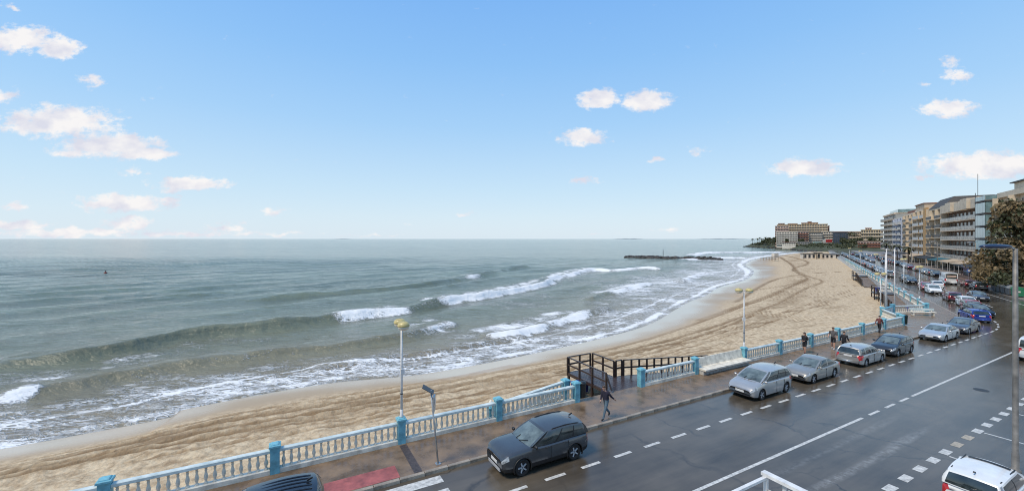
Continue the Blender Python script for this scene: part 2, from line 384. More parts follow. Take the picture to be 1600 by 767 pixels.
def sand_material():
    m = bpy.data.materials.new('beach_sand'); m.use_nodes = True; nt = m.node_tree; N = nt.nodes; L = nt.links; b = N['Principled BSDF']
    tc = N.new('ShaderNodeTexCoord')
    def att(n):
        a = N.new('ShaderNodeAttribute'); a.attribute_name = n; return a.outputs['Fac']
    n1 = N.new('ShaderNodeTexNoise'); n1.inputs['Scale'].default_value = 2.2; n1.inputs['Detail'].default_value = 7; n1.inputs['Roughness'].default_value = .65; L.new(tc.outputs['Object'], n1.inputs['Vector'])
    cr = N.new('ShaderNodeValToRGB'); L.new(n1.outputs['Fac'], cr.inputs[0])
    cr.color_ramp.elements[0].position = .36; cr.color_ramp.elements[0].color = (.37, .27, .165, 1)
    cr.color_ramp.elements[1].position = .60; cr.color_ramp.elements[1].color = (.63, .505, .335, 1)
    def mixc(fac, a, col):
        x = N.new('ShaderNodeMix'); x.data_type = 'RGBA'; L.new(fac, x.inputs[0]); L.new(a, x.inputs[6]); x.inputs[7].default_value = (*col, 1); return x.outputs[2]
    c = mixc(att('damp'), cr.outputs[0], (.24, .16, .085))
    c = mixc(att('wet'), c, (.40, .285, .165))
    c = mixc(att('film'), c, (.50, .42, .32))
    L.new(c, b.inputs['Base Color'])
    mr = N.new('ShaderNodeMapRange'); L.new(att('wet'), mr.inputs[0]); mr.inputs[3].default_value = .9; mr.inputs[4].default_value = .38
    mr2 = N.new('ShaderNodeMath'); mr2.operation = 'MULTIPLY_ADD'; L.new(att('film'), mr2.inputs[0]); mr2.inputs[1].default_value = -.22; L.new(mr.outputs[0], mr2.inputs[2])
    L.new(mr2.outputs[0], b.inputs['Roughness']); b.inputs['Specular IOR Level'].default_value = .35
    n2 = N.new('ShaderNodeTexNoise'); n2.inputs['Scale'].default_value = 4.0; n2.inputs['Detail'].default_value = 5; L.new(tc.outputs['Object'], n2.inputs['Vector'])
    bp = N.new('ShaderNodeBump'); bp.inputs['Distance'].default_value = .20
    st = N.new('ShaderNodeMapRange'); L.new(att('wet'), st.inputs[0]); st.inputs[3].default_value = .6; st.inputs[4].default_value = .03; L.new(st.outputs[0], bp.inputs['Strength'])
    L.new(n2.outputs['Fac'], bp.inputs['Height']); L.new(bp.outputs[0], b.inputs['Normal'])
    return m
me = grid_mesh('beach', np.stack([BX, BY, BZ], -1).reshape(-1, 3), _nr, _nc, [sand_material()],
               attrs={'damp': damp, 'wet': wet, 'film': film})
struct(inst('beach', me))

# ------------------------------------------------------------------ the sea
def sea_rows():
    ys = list(np.arange(760, 470, -.85)) + list(np.arange(470, 395, -.32)) + list(np.arange(395, 377, -.3))
    Y = [FPX*(CAM_H-SEA)/(y-373) for y in ys]
    while Y[-1] < 38000: Y.append(Y[-1]*1.16)
    return np.array(Y)
SY = sea_rows(); SK = np.concatenate([np.linspace(-2.1, -1.3, 40)[:-1], np.linspace(-1.3, .62, 700), np.linspace(.62, 1.05, 60)[1:]])
XX = SK[None,:]*SY[:,None]; YY = np.repeat(SY[:,None], len(SK), 1)
nearm = SY < 420; nn = int(nearm.sum())
X = XX[:nn]; Y = YY[:nn]
sd, ssg, _ = poly_dist(X, Y, SHP)
offs = np.where(ssg > 0, -sd, sd)            # metres offshore (negative on the beach)
def ang_wave(ang, lam, amp, seed, warp=5.0, ws=45.0, patch=40.0):
    px, py = math.sin(ang), -math.cos(ang)
    q = X*px + Y*py + warp*(fbm(X/ws, Y/ws, seed, 3)-.5)*2
    px_row = np.gradient(Y, axis=0); amp = amp*sstep(lam/3.5, lam/10.0, np.abs(px_row))
    s = np.sin(2*np.pi*q/lam); s = np.exp(1.3*(s-1))*2-.75
    return amp*s*(.25+1.5*np.clip(fbm(X/patch, Y/patch, seed+50, 3)-.2, 0, 1))
H = ang_wave(R(50), 13.5, .29, 100, 6) + ang_wave(R(41), 7.3, .085, 200, 3, 25, 25) + ang_wave(R(62), 4.1, .05, 300, 2, 15, 15) + ang_wave(R(30), 2.6, .03, 350, 1.5, 9, 12)
H = H + (fbm(X/1.3, Y/1.3, 400, 3)-.5)*.10*sstep(1.3, .35, np.abs(np.gradient(Y, axis=0)))
damp_s = sstep(0, 26, offs)
H = H*(.25+.75*damp_s)
foam = np.zeros_like(X); thick = np.zeros_like(X); calm = np.zeros_like(X)
def breaker(pts, amp, front, back, white, lace=.5, trail=7.0, seed=1):
    """white: list of (position 0..1, strength) along the crest"""
    global H, foam, thick, calm
    P = smooth_poly([G(x, y, SEA+amp*.7)[:2] for x, y in pts], 10)
    for _ in range(12): P[1:-1] = .5*P[1:-1]+.25*(P[:-2]+P[2:])
    d, sg, par = poly_dist(X + (fbm(X/7, Y/7, seed+500, 3)-.5)*1.7, Y + (fbm(X/7, Y/7, seed+510, 3)-.5)*1.7, P)
    sdv = d*sg                                   # + on the landward side
    endf = sstep(0, .07, par)*sstep(1, .93, par)
    a = amp*endf*(.45+1.1*fbm(X/6, Y/6, seed+520, 4))
    prof = np.where(sdv > 0, np.exp(-(sdv/front)**2), np.exp(-(sdv/back)**2))
    H = H + a*prof - .18*a*np.exp(-((sdv-front*2.4)/(front*1.4))**2)
    cl = np.concatenate([[0], np.cumsum(np.hypot(*np.diff(np.array([G(x, y, SEA+amp*.7)[:2] for x, y in pts]), axis=0).T))]); cl /= cl[-1]
    fx = [pts[0][0] + p*(pts[-1][0]-pts[0][0]) for p, _ in white]      # positions are given along the picture of the crest
    w = np.interp(par, np.interp(fx, [x for x, _ in pts], cl), [v for _, v in white])*endf
    w = w*(.25+1.35*fbm(X/2.6, Y/2.6, seed+530, 4))
    if amp > .55: calm = np.maximum(calm, endf*np.exp(-((sdv-front*.4)/(front*1.5))**2)*np.clip(1-w*3, 0, 1))
    thick = np.maximum(thick, w*np.exp(-((sdv-front*.45)/(front*.8))**2))
    foam = np.maximum(foam, w*1.0*np.exp(-((sdv-front*.5)/(front*1.8))**2))
    foam = np.maximum(foam, lace*endf*np.clip(w*1.6+.08, 0, 1)*np.where(sdv > 0, np.exp(-(sdv/trail)), np.exp(-(sdv/1.2)**2)))
    foam = np.maximum(foam, w*.75*np.where(sdv < 0, np.exp(-((sdv+3.0)/3.2)**2), 0))
breaker([(-90,577),(0,562),(100,550),(200,535),(290,520),(400,508),(530,491),(640,478),(700,466),(770,456),(840,443),(868,434)], .95, .8, 3.4,
        [(0,0),(.55,.0),(.63,.15),(.655,.95),(.75,.95),(.77,.3),(.80,.3),(.82,1),(1,1)], .42, 7, 1)
breaker([(850,438),(885,428),(922,420),(960,421),(1000,418),(1045,419)], .75, 1.0, 3.0, [(0,.9),(.4,1),(1,.9)], .6, 9, 2)
breaker([(360,467),(500,456),(640,445),(735,431),(790,420),(830,414)], .75, 1.3, 4.0, [(0,0),(.72,0),(.8,.75),(.84,.1),(1,.1)], .08, 4, 3)
breaker([(-60,625),(0,613),(80,602),(150,590),(280,566),(400,553),(500,540),(570,530),(640,519),(700,503),(730,498)], .6, .8, 2.6,
        [(0,.6),(.08,.8),(.15,.75),(.18,.1),(.5,.05),(.6,.3),(.64,.05),(.85,.1),(.94,.8),(1,.6)], .42, 6, 4)
breaker([(470,580),(560,565),(640,553),(700,543),(770,531),(840,522)], .42, .7, 2.2, [(0,.1),(.5,.15),(1,.3)], .5, 5, 5)
breaker([(745,528),(800,518),(850,506),(905,490),(960,478)], .5, .8, 2.2, [(0,.7),(.15,1),(.7,.9),(.85,.35),(1,.2)], .55, 6, 6)
breaker([(915,468),(950,458),(985,449),(1018,441)], .6, .9, 2.2, [(0,.1),(.3,.2),(.42,1),(1,.9)], .5, 6, 7)
breaker([(150,668),(260,645),(380,622),(500,598),(600,582),(700,562),(800,545)], .22, .55, 1.6, [(0,.4),(.5,.35),(1,.4)], .6, 4, 8)
breaker([(1060,440),(1085,431),(1105,425)], .5, 1.2, 3, [(0,.8),(1,.9)], .5, 8, 9)
breaker([(1080,399),(1100,394),(1150,394),(1230,393)], .9, 2.0, 5, [(0,.9),(1,.9)], .6, 14, 10)
breaker([(1085,384),(1095,383.5)], .8, 3, 6, [(0,.9),(1,.9)], .3, 10, 11)
breaker([(1070,405),(1110,402.5),(1170,402)], .7, 2.0, 5, [(0,.9),(1,1)], .7, 14, 12)
breaker([(1120,390),(1160,388.5),(1215,389)], .7, 2.5, 6, [(0,.9),(1,1)], .7, 16, 13)
breaker([(1140,386),(1190,387),(1260,390)], .6, 2.5, 6, [(0,.9),(1,1)], .7, 16, 14)
breaker([(1165,383.5),(1200,385),(1270,391.5)], .5, 2.5, 6, [(0,.9),(1,1)], .8, 12, 15)
# lacy foam in the surf belt, strong at the water's edge, and along the right-hand bay
surf = sstep(17, 3.5, offs + 9*(fbm(X/12, Y/12, 600)-.5))
foam = np.maximum(foam, .52*surf)
bay = sstep(46, 12, offs)*sstep(-4, 26, X)*sstep(300, 200, Y)
foam = np.maximum(foam, bay*(.34+.34*fbm(X/14, Y/14, 610, 3)))
mid = sstep(62, 30, offs)*sstep(.42, .66, fbm(X/16+Y/40, Y/16, 620, 3))
foam = np.maximum(foam, .36*mid)
foam = foam*(1-.85*calm)
edge = np.exp(-((offs-.7)/.9)**2)*(.35+.75*fbm(X/3, Y/3, 630, 2))*(.5+.9*fbm(X/15,Y/15,633,2)); edge2 = np.exp(-((offs-4.4-3*(fbm(X/14,Y/14,640)-.5))/.55)**2)*.7
far_edge = np.clip(Y/90, 1, 4)
edge = np.maximum(edge, np.exp(-((offs-.7*far_edge)/(.7*far_edge))**2)*sstep(40,80,Y)*(.35+.9*fbm(X/7, Y/7, 631, 3)))
foam = np.maximum(foam, np.maximum(edge, edge2)); thick = np.maximum(thick, np.maximum(edge*.85, edge2*.4))
# run-up: the last metres of water climb the sand as a thin sheet
Zs = SEA + H*sstep(-1, 6, offs) + .05*sstep(3, -1, offs)
shallow = np.clip(np.exp(-np.maximum(offs, 0)/9.0)*.9 + np.exp(-np.maximum(offs, 0)/34.0)*.42, 0, 1)
ZZ = np.full_like(XX, SEA); ZZ[:nn] = Zs
# beyond the surf only a long low swell remains as geometry
Xf, Yf = XX[nn:], YY[nn:]
ZZ[nn:] = SEA + (fbm(Xf/60+Yf/90, Yf/30, 700, 3)-.5)*.5*np.clip(900/Yf, 0, 1)
FO = np.zeros_like(XX); FO[:nn] = np.clip(foam, 0, 1); TK = np.zeros_like(XX); TK[:nn] = np.clip(thick, 0, 1); SHL = np.zeros_like(XX); SHL[:nn] = shallow

def sea_material():
    m = bpy.data.materials.new('sea_water'); m.use_nodes = True; nt = m.node_tree; N = nt.nodes; L = nt.links; b = N['Principled BSDF']
    tc = N.new('ShaderNodeTexCoord')
    def att(n):
        a = N.new('ShaderNodeAttribute'); a.attribute_name = n; return a.outputs['Fac']
    def M(op, a, bb=None, c=None, clamp=False):
        n = N.new('ShaderNodeMath'); n.operation = op; n.use_clamp = clamp
        for i, v in enumerate((a, bb, c)):
            if v is None: continue
            if isinstance(v, (int, float)): n.inputs[i].default_value = v
            else: L.new(v, n.inputs[i])
        return n.outputs[0]
    mp = N.new('ShaderNodeMapping'); mp.inputs['Rotation'].default_value = (0, 0, -R(42)); mp.inputs['Scale'].default_value = (.55, 1.25, 1); L.new(tc.outputs['Object'], mp.inputs[0])
    # turbid green-grey water, sandy in the shallows, patchy
    nb = N.new('ShaderNodeTexNoise'); nb.inputs['Scale'].default_value = .05; nb.inputs['Detail'].default_value = 6; L.new(mp.outputs[0], nb.inputs['Vector'])
    cr = N.new('ShaderNodeValToRGB'); L.new(nb.outputs['Fac'], cr.inputs[0])
    cr.color_ramp.elements[0].position = .35; cr.color_ramp.elements[0].color = (.106, .141, .102, 1)
    cr.color_ramp.elements[1].position = .68; cr.color_ramp.elements[1].color = (.160, .198, .150, 1)
    sm = N.new('ShaderNodeMapping'); sm.inputs['Rotation'].default_value = (0, 0, -R(6)); sm.inputs['Scale'].default_value = (.006, .045, 1); L.new(tc.outputs['Object'], sm.inputs[0])
    ns = N.new('ShaderNodeTexNoise'); ns.inputs['Scale'].default_value = 1.0; ns.inputs['Detail'].default_value = 7; ns.inputs['Roughness'].default_value = .65; L.new(sm.outputs[0], ns.inputs['Vector'])
    cs = N.new('ShaderNodeMapRange'); L.new(ns.outputs['Fac'], cs.inputs[0]); cs.inputs[1].default_value = .35; cs.inputs[2].default_value = .65; cs.inputs[3].default_value = .72; cs.inputs[4].default_value = 1.3
    ms = N.new('ShaderNodeVectorMath'); ms.operation = 'SCALE'; L.new(cr.outputs[0], ms.inputs[0]); L.new(cs.outputs[0], ms.inputs['Scale'])
    x = N.new('ShaderNodeMix'); x.data_type = 'RGBA'; L.new(att('shallow'), x.inputs[0]); L.new(ms.outputs[0], x.inputs[6]); x.inputs[7].default_value = (.26, .22, .15, 1)
    # lace: ridged noise web, broken up by a coarser noise
    v1 = N.new('ShaderNodeTexNoise'); v1.inputs['Scale'].default_value = 1.05; v1.inputs['Detail'].default_value = 5; v1.inputs['Roughness'].default_value = .62; v1.inputs['Distortion'].default_value = .7; L.new(mp.outputs[0], v1.inputs['Vector'])
    ridge = M('SUBTRACT', 1.0, M('MULTIPLY', M('ABSOLUTE', M('SUBTRACT', v1.outputs['Fac'], .5)), 5.5), clamp=True)
    v2 = N.new('ShaderNodeTexNoise'); v2.inputs['Scale'].default_value = 3.4; v2.inputs['Detail'].default_value = 4; v2.inputs['Distortion'].default_value = 1.0; L.new(mp.outputs[0], v2.inputs['Vector'])
    ridge2 = M('SUBTRACT', 1.0, M('MULTIPLY', M('ABSOLUTE', M('SUBTRACT', v2.outputs['Fac'], .5)), 6.0), clamp=True)
    dv = N.new('ShaderNodeVectorMath'); dv.operation = 'MULTIPLY_ADD'; L.new(v1.outputs['Color'], dv.inputs[0]); dv.inputs[1].default_value = (1.3, 1.3, 0); L.new(mp.outputs[0], dv.inputs[2])
    vo = N.new('ShaderNodeTexVoronoi'); vo.feature = 'DISTANCE_TO_EDGE'; vo.inputs['Scale'].default_value = 1.5; L.new(dv.outputs[0], vo.inputs['Vector'])
    cell = M('SUBTRACT', 1.0, M('MULTIPLY', vo.outputs['Distance'], 5.0), clamp=True)
    web = M('MAXIMUM', M('MAXIMUM', M('MULTIPLY', ridge, .9), M('MULTIPLY', ridge2, .7)), M('MULTIPLY', cell, .95))
    v3 = N.new('ShaderNodeTexNoise'); v3.inputs['Scale'].default_value = .32; v3.inputs['Detail'].default_value = 3; L.new(mp.outputs[0], v3.inputs['Vector'])
    web = M('MULTIPLY', web, M('MULTIPLY_ADD', v3.outputs['Fac'], 1.4, .25))
    fo = att('foam')
    t = M('SUBTRACT', M('ADD', web, M('MULTIPLY', fo, 1.25)), 1.12)
    lace = M('MULTIPLY', M('MULTIPLY', t, 2.6, clamp=True), M('MULTIPLY', fo, 2.4, clamp=True))
    solid = M('MULTIPLY', M('SUBTRACT', M('ADD', att('thick'), M('MULTIPLY', M('SUBTRACT', M('ADD', v2.outputs['Fac'], M('MULTIPLY', web, .25)), .62), 1.5)), .36), 3.0, clamp=True)
    fac = M('MAXIMUM', lace, solid, clamp=True)
    y = N.new('ShaderNodeMix'); y.data_type = 'RGBA'; L.new(fac, y.inputs[0]); L.new(x.outputs[2], y.inputs[6]); y.inputs[7].default_value = (.80, .81, .80, 1)
    L.new(y.outputs[2], b.inputs['Base Color'])
    rg = N.new('ShaderNodeMapRange'); L.new(fac, rg.inputs[0]); rg.inputs[3].default_value = .11; rg.inputs[4].default_value = .8; L.new(rg.outputs[0], b.inputs['Roughness'])
    b.inputs['IOR'].default_value = 1.33; b.inputs['Specular IOR Level'].default_value = .36
    # wind ripples
    w1 = N.new('ShaderNodeTexNoise'); w1.inputs['Scale'].default_value = 1.1; w1.inputs['Detail'].default_value = 6; w1.inputs['Roughness'].default_value = .6; L.new(mp.outputs[0], w1.inputs['Vector'])
    w0 = N.new('ShaderNodeTexNoise'); w0.inputs['Scale'].default_value = .12; w0.inputs['Detail'].default_value = 5; w0.inputs['Roughness'].default_value = .55; L.new(mp.outputs[0], w0.inputs['Vector'])
    hb = M('ADD', M('MULTIPLY', w1.outputs['Fac'], .22), M('MULTIPLY', w0.outputs['Fac'], 1.1)); hb = M('ADD', hb, M('MULTIPLY', fac, .10))
    bp = N.new('ShaderNodeBump'); bp.inputs['Strength'].default_value = 1.0; bp.inputs['Distance'].default_value = 1.25; L.new(hb, bp.inputs['Height']); L.new(bp.outputs[0], b.inputs['Normal'])
    return m
me = grid_mesh('sea', np.stack([XX, YY, ZZ], -1).reshape(-1, 3), len(SY), len(SK), [sea_material()], attrs={'foam': FO, 'thick': TK, 'shallow': SHL})
struct(inst('sea', me))

# ------------------------------------------------------------------ road, pavements, ground
def asphalt_material():
    m = bpy.data.materials.new('wet_asphalt'); m.use_nodes = True; nt = m.node_tree; N = nt.nodes; L = nt.links; b = N['Principled BSDF']
    tc = N.new('ShaderNodeTexCoord'); mp = N.new('ShaderNodeMapping'); mp.inputs['Rotation'].default_value = (0, 0, -TH1); L.new(tc.outputs['Object'], mp.inputs[0])
    def noise(vec, sc, det=5, ro=.6):
        n = N.new('ShaderNodeTexNoise'); n.inputs['Scale'].default_value = sc; n.inputs['Detail'].default_value = det; n.inputs['Roughness'].default_value = ro; L.new(vec, n.inputs['Vector']); return n.outputs['Fac']
    def M(op, a, bb=None, c=None, clamp=False):
        n = N.new('ShaderNodeMath'); n.operation = op; n.use_clamp = clamp
        for i, v in enumerate((a, bb, c)):
            if v is None: continue
            if isinstance(v, (int, float)): n.inputs[i].default_value = v
            else: L.new(v, n.inputs[i])
        return n.outputs[0]
    st = N.new('ShaderNodeMapping'); st.inputs['Scale'].default_value = (.12, 1.0, 1); L.new(mp.outputs[0], st.inputs[0])
    big = noise(mp.outputs[0], .22); lane = noise(st.outputs[0], 1.1); grain = noise(mp.outputs[0], 60, 3)
    f = M('ADD', M('MULTIPLY', big, .5), M('ADD', M('MULTIPLY', lane, .42), M('MULTIPLY', grain, .12)))
    cr = N.new('ShaderNodeValToRGB'); L.new(f, cr.inputs[0])
    cr.color_ramp.elements[0].position = .40; cr.color_ramp.elements[0].color = (.058, .048, .036, 1)
    cr.color_ramp.elements[1].position = .62; cr.color_ramp.elements[1].color = (.125, .104, .078, 1)
    # pale streaks mixed into the colour along the near lane
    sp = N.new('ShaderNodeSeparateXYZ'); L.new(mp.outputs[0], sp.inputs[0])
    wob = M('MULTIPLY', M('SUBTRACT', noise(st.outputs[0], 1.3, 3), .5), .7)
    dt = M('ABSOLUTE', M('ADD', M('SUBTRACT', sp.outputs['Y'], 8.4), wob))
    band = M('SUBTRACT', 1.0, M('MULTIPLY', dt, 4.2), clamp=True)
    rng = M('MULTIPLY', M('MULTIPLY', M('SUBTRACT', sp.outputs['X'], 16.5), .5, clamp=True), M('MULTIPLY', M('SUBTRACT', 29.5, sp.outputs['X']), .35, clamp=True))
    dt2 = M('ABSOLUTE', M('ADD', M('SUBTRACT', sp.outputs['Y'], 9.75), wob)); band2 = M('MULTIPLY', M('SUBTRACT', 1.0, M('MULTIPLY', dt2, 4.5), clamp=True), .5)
    pale_streak = M('MULTIPLY', M('MULTIPLY', M('MAXIMUM', band, band2), rng), M('MULTIPLY', M('SUBTRACT', noise(mp.outputs[0], 3.1, 8, .75), .40), 2.6, clamp=True))
    x = N.new('ShaderNodeMix'); x.data_type = 'RGBA'; L.new(M('MULTIPLY', pale_streak, .62), x.inputs[0]); L.new(cr.outputs[0], x.inputs[6]); x.inputs[7].default_value = (.5, .49, .46, 1)
    # hairline cracks and tar seams
    cv = N.new('ShaderNodeTexVoronoi'); cv.feature = 'DISTANCE_TO_EDGE'; cv.inputs['Scale'].default_value = .16
    dn = N.new('ShaderNodeTexNoise'); dn.inputs['Scale'].default_value = .9; dn.inputs['Detail'].default_value = 6; L.new(mp.outputs[0], dn.inputs['Vector'])
    dv = N.new('ShaderNodeVectorMath'); dv.operation = 'MULTIPLY_ADD'; L.new(dn.outputs['Color'], dv.inputs[0]); dv.inputs[1].default_value = (1.6, 1.6, 0); L.new(mp.outputs[0], dv.inputs[2]); L.new(dv.outputs[0], cv.inputs['Vector'])
    ck = M('MULTIPLY', M('SUBTRACT', 1.0, M('MULTIPLY', cv.outputs['Distance'], 75.0), clamp=True), M('MULTIPLY', M('SUBTRACT', big, .45), 6.0, clamp=True))
    y = N.new('ShaderNodeMix'); y.data_type = 'RGBA'; L.new(M('MULTIPLY', ck, .7), y.inputs[0]); L.new(x.outputs[2], y.inputs[6]); y.inputs[7].default_value = (.02, .018, .016, 1)
    L.new(y.outputs[2], b.inputs['Base Color'])
    r = N.new('ShaderNodeMapRange'); L.new(M('ADD', M('MULTIPLY', big, .6), M('MULTIPLY', lane, .4)), r.inputs[0]); r.inputs[1].default_value = .38; r.inputs[2].default_value = .62; r.inputs[3].default_value = .03; r.inputs[4].default_value = .17
    L.new(r.outputs[0], b.inputs['Roughness']); b.inputs['Specular IOR Level'].default_value = .46
    bp = N.new('ShaderNodeBump'); bp.inputs['Strength'].default_value = .16; bp.inputs['Distance'].default_value = .02; L.new(grain, bp.inputs['Height']); L.new(bp.outputs[0], b.inputs['Normal'])
    return m
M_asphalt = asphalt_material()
M_pave = pm('wet_brown_paving', (.19,.13,.08), .30, var=.30, scale=1.1, bump=.25, bscale=14, rvar=.16)
M_kerb = pm('kerb_concrete', (.33,.28,.22), .5, var=.3, scale=3, bump=.3)
M_paint = pm('road_paint_white', (.56,.55,.51), .4, var=.25, scale=6, bump=.1)
M_paint_old = pm('road_paint_ochre', (.42,.36,.27), .45, var=.25, scale=7)
M_ground = pm('town_ground', (.17,.15,.13), .7, var=.2, scale=.3)
M_wallwhite = pm('sea_wall_render', (.60,.60,.57), .7, var=.2, scale=1.2, bump=.2)

def strip(name, sigs, o0, o1, z, mat, parent=None, under=None):
    mb = MB(); a = [RP(s, o0, z) for s in sigs]; b = [RP(s, o1, z) for s in sigs]; n = len(sigs)
    mb.add(a+b, [(i, i+1, n+i+1, n+i) for i in range(n-1)])
    return mb.build(name, mat, parent)
SIGS = list(np.arange(-90, S_A, 5.0)) + list(np.linspace(S_A, S_B, 24)) + list(np.arange(S_B+6, 430, 12.0))
# land behind and right of the promenade: reaches the horizon behind the town
mb = MB()
land = [RP(s, 2.6)[:2] for s in SIGS]
far = [(470,560),(900,900),(6000,6000),(9000,2000),(9000,-4000),(-3000,-4000),(-3000,-1700)]
mb.add([(p[0],p[1],-.03) for p in land+far], [tuple(reversed(range(len(land+far))))])
struct(mb.build('ground', M_ground))
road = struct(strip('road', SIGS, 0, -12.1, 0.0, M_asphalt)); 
# promenade slab: from the kerb to the wall, opening into the small viewing terrace at the bend
def promenade():
    left = [RP(s, -.0, .13) for s in SIGS if s < 400]
    sea_side = [P1(-90,19.62,.13), P1(59.5,19.62,.13), (45.0,51.1,.13), (48.3,53.3,.13), P2(74.6,-12.2,.13), P2(400,-12.2,.13)]
    # triangulate as strips: pair every kerb point with a point on the seaward edge
    def seap(s):
        if s < 59.5: return P1(s,19.62,.13)
        if s < S_B+1: 
            f = (s-59.5)/(S_B+1-59.5); Q = [P1(59.5,19.62), (45.0,51.1), (48.3,53.3), P2(74.6,-12.2)]; i = min(int(f*3), 2); g = f*3-i
            return (Q[i][0]*(1-g)+Q[i+1][0]*g, Q[i][1]*(1-g)+Q[i+1][1]*g, .13)
        p = np.array(RP(s, 0)[:2]); return P2(float(p@U2), -12.2, .13) if float(p@U2) > 74.6 else P2(74.6,-12.2,.13)
    sg = sorted(set([s for s in SIGS if s < 400] + [59.5] + list(np.linspace(59.5, S_B+1, 13))))
    mb = MB(); n = len(sg)
    a = [RP(s, -.0, .13) for s in sg]; b = [seap(s) for s in sg]
    mb.add(a+b, [(i, i+1, n+i+1, n+i) for i in range(n-1)])
    # seaward face of the retaining wall
    c = [(p[0], p[1], -3.0) for p in b]
    mb.add(b+c, [(i, n+i, n+i+1, i+1) for i in range(n-1)], 1)
    return mb.build('promenade_pavement', [M_pave, M_wallwhite])
prom = struct(promenade())
# kerb stones, one by one while they can be told apart
ks = MB(); ks.cbox(-.49,.49,-.14,.02,-.1,.145,.02); ksm = ks.mesh('kerb_stone', M_kerb)
for i in range(132):
    s = -20.0 + i; h = RH(s+.5); p = RP(s+.5, 0)
    o = inst('kerb_stone', ksm, prom, (p[0], p[1], random.uniform(-.008,.006)), h + random.uniform(-.012,.012))
kb = MB(); sg = [s for s in SIGS if s > S_B+25]; sg = [112.0]+sg
for z0, a, b2 in ((.145, -.14, .02),):
    pa = [RP(s, a, z0) for s in sg]; pb = [RP(s, b2, z0) for s in sg]; pc = [RP(s, a, -.1) for s in sg]; n = len(sg)
    kb.add(pa+pb+pc, [(i,i+1,n+i+1,n+i) for i in range(n-1)] + [(2*n+i,2*n+i+1,i+1,i) for i in range(n-1)])
kb.build('far_kerb', M_kerb, prom)
# landward pavement
def landpave():
    mb = MB(); sg = SIGS; n = len(sg)
    a = [RP(s,-12.1,.12) for s in sg]; b = [RP(s,-22,.12) for s in sg]; c = [RP(s,-12.1,-.05) for s in sg]
    mb.add(a+b+c, [(i+1,i,n+i,n+i+1) for i in range(n-1)] + [(i,i+1,2*n+i+1,2*n+i) for i in range(n-1)])
    return mb.build('town_pavement', pm('town_paving', (.24,.20,.165), .45, var=.25, scale=.8, bump=.2, bscale=10))
struct(landpave())
# painted markings, each a sheet of its own on the road
def mark(name, s0, s1, o0, o1, mat, z=.004, n=1):
    mb = MB(); sg = np.linspace(s0, s1, n+1)
    a = [RP(s,o0,z) for s in sg]; b = [RP(s,o1,z) for s in sg]
    mb.add(a+b, [(i+1,i,n+2+i-1,n+2+i) for i in range(n)])
    return mb.build(name, mat, road)
s = 7.3
while s < 104:                                                     # parking-bay edge
    mark('bay_dash', s, s+.98, -2.62, -2.78, M_paint, n=2); s += 1.82
mark('centre_line', 9.0, 27.2, -5.98, -6.12, M_paint); 
for a in (28.0, 30.0, 31.9): mark('centre_dash', a, a+1.15, -5.98, -6.12, M_paint)
mark('centre_line', 33.6, 56.5, -5.98, -6.12, M_paint)
mark('centre_line', 86, 190, -5.9, -6.04, M_paint, n=8)
mark('side_line', 84, 130, -10.3, -10.42, M_paint, n=4)
k = 0; s = 10.2
while s < 44:
    mark('block_dash', s, s+.66, -9.38, -9.70, M_paint_old if 26.0 < s < 29.9 else M_paint); s += 1.42; k += 1
for a in (25.7, 30.35, 35.2, 40.0): mark('bay_tick', a, a+.12, -9.76, -12.05, M_paint)
mark('stop_mark', 53.0, 61.0, -7.0, -7.15, pm('road_seam', (.022,.022,.024), .3, var=.2))
# zebra crossing in front of the red dropped kerb
for i, o in enumerate((-.36, -1.32, -2.3, -3.3, -4.3)): mark('zebra_bar', .4, 5.55, o, o-.5, M_paint)
mark('tactile_red_paint', 1.0, 4.05, .06, 1.02, pm('red_paving', (.36,.10,.085), .4, var=.22, scale=3), z=.135)
# drainage grating across the pavement under the lamp
mark('drain_channel', 4.62, 4.95, .05, 2.6, pm('drain_iron', (.07,.055,.05), .5, var=.3, scale=9), z=.136)
# manhole
p = G(1533, 609); mb = MB(); mb.lathe([(.36,0),(.36,.006),(.30,.007),(.29,.004),(0.05,.005)], 20); o = mb.build('manhole_cover', pm('cast_iron', (.03,.03,.03), .5), None, loc=(p[0],p[1],.001)); tag(o, 'round dark iron manhole cover in the empty wet carriageway', 'manhole cover')
# ================================================================== PROMENADE FURNITURE
M_blue = pm('pillar_blue_paint', (.16,.41,.49), .55, var=.22, scale=3, bump=.15)
M_rail = pm('rail_pale_blue_paint', (.54,.67,.67), .5, var=.18, scale=2.2, bump=.15, tint=(.70,.76,.73))
M_whitep = pm('weathered_white_plaster', (.72,.67,.56), .65, var=.2, scale=2.5, bump=.2)
M_dark = pm('black_plastic', (.012,.016,.018), .4, var=.2)
M_steel = pm('galvanised_steel', (.42,.43,.43), .38, metal=.7, var=.12, scale=9)
M_polew = pm('white_enamel_pole', (.62,.62,.61), .4, var=.12, scale=6)
M_yellow = pm('yellowed_lamp_shell', (.52,.43,.18), .35, var=.18, scale=5)
M_glow = pm('lamp_diffuser', (.62,.58,.48), .3, var=.08)
M_bluebin = pm('blue_plastic', (.015,.03,.22), .4, var=.2)
M_wood = pm('dark_stained_timber', (.035,.021,.017), .38, var=.35, scale=3, stretch=(1,6,6), bump=.2)
M_plank = pm('wet_deck_plank', (.06,.045,.045), .22, var=.35, scale=2.5, stretch=(1,8,8), bump=.15, rvar=.1)

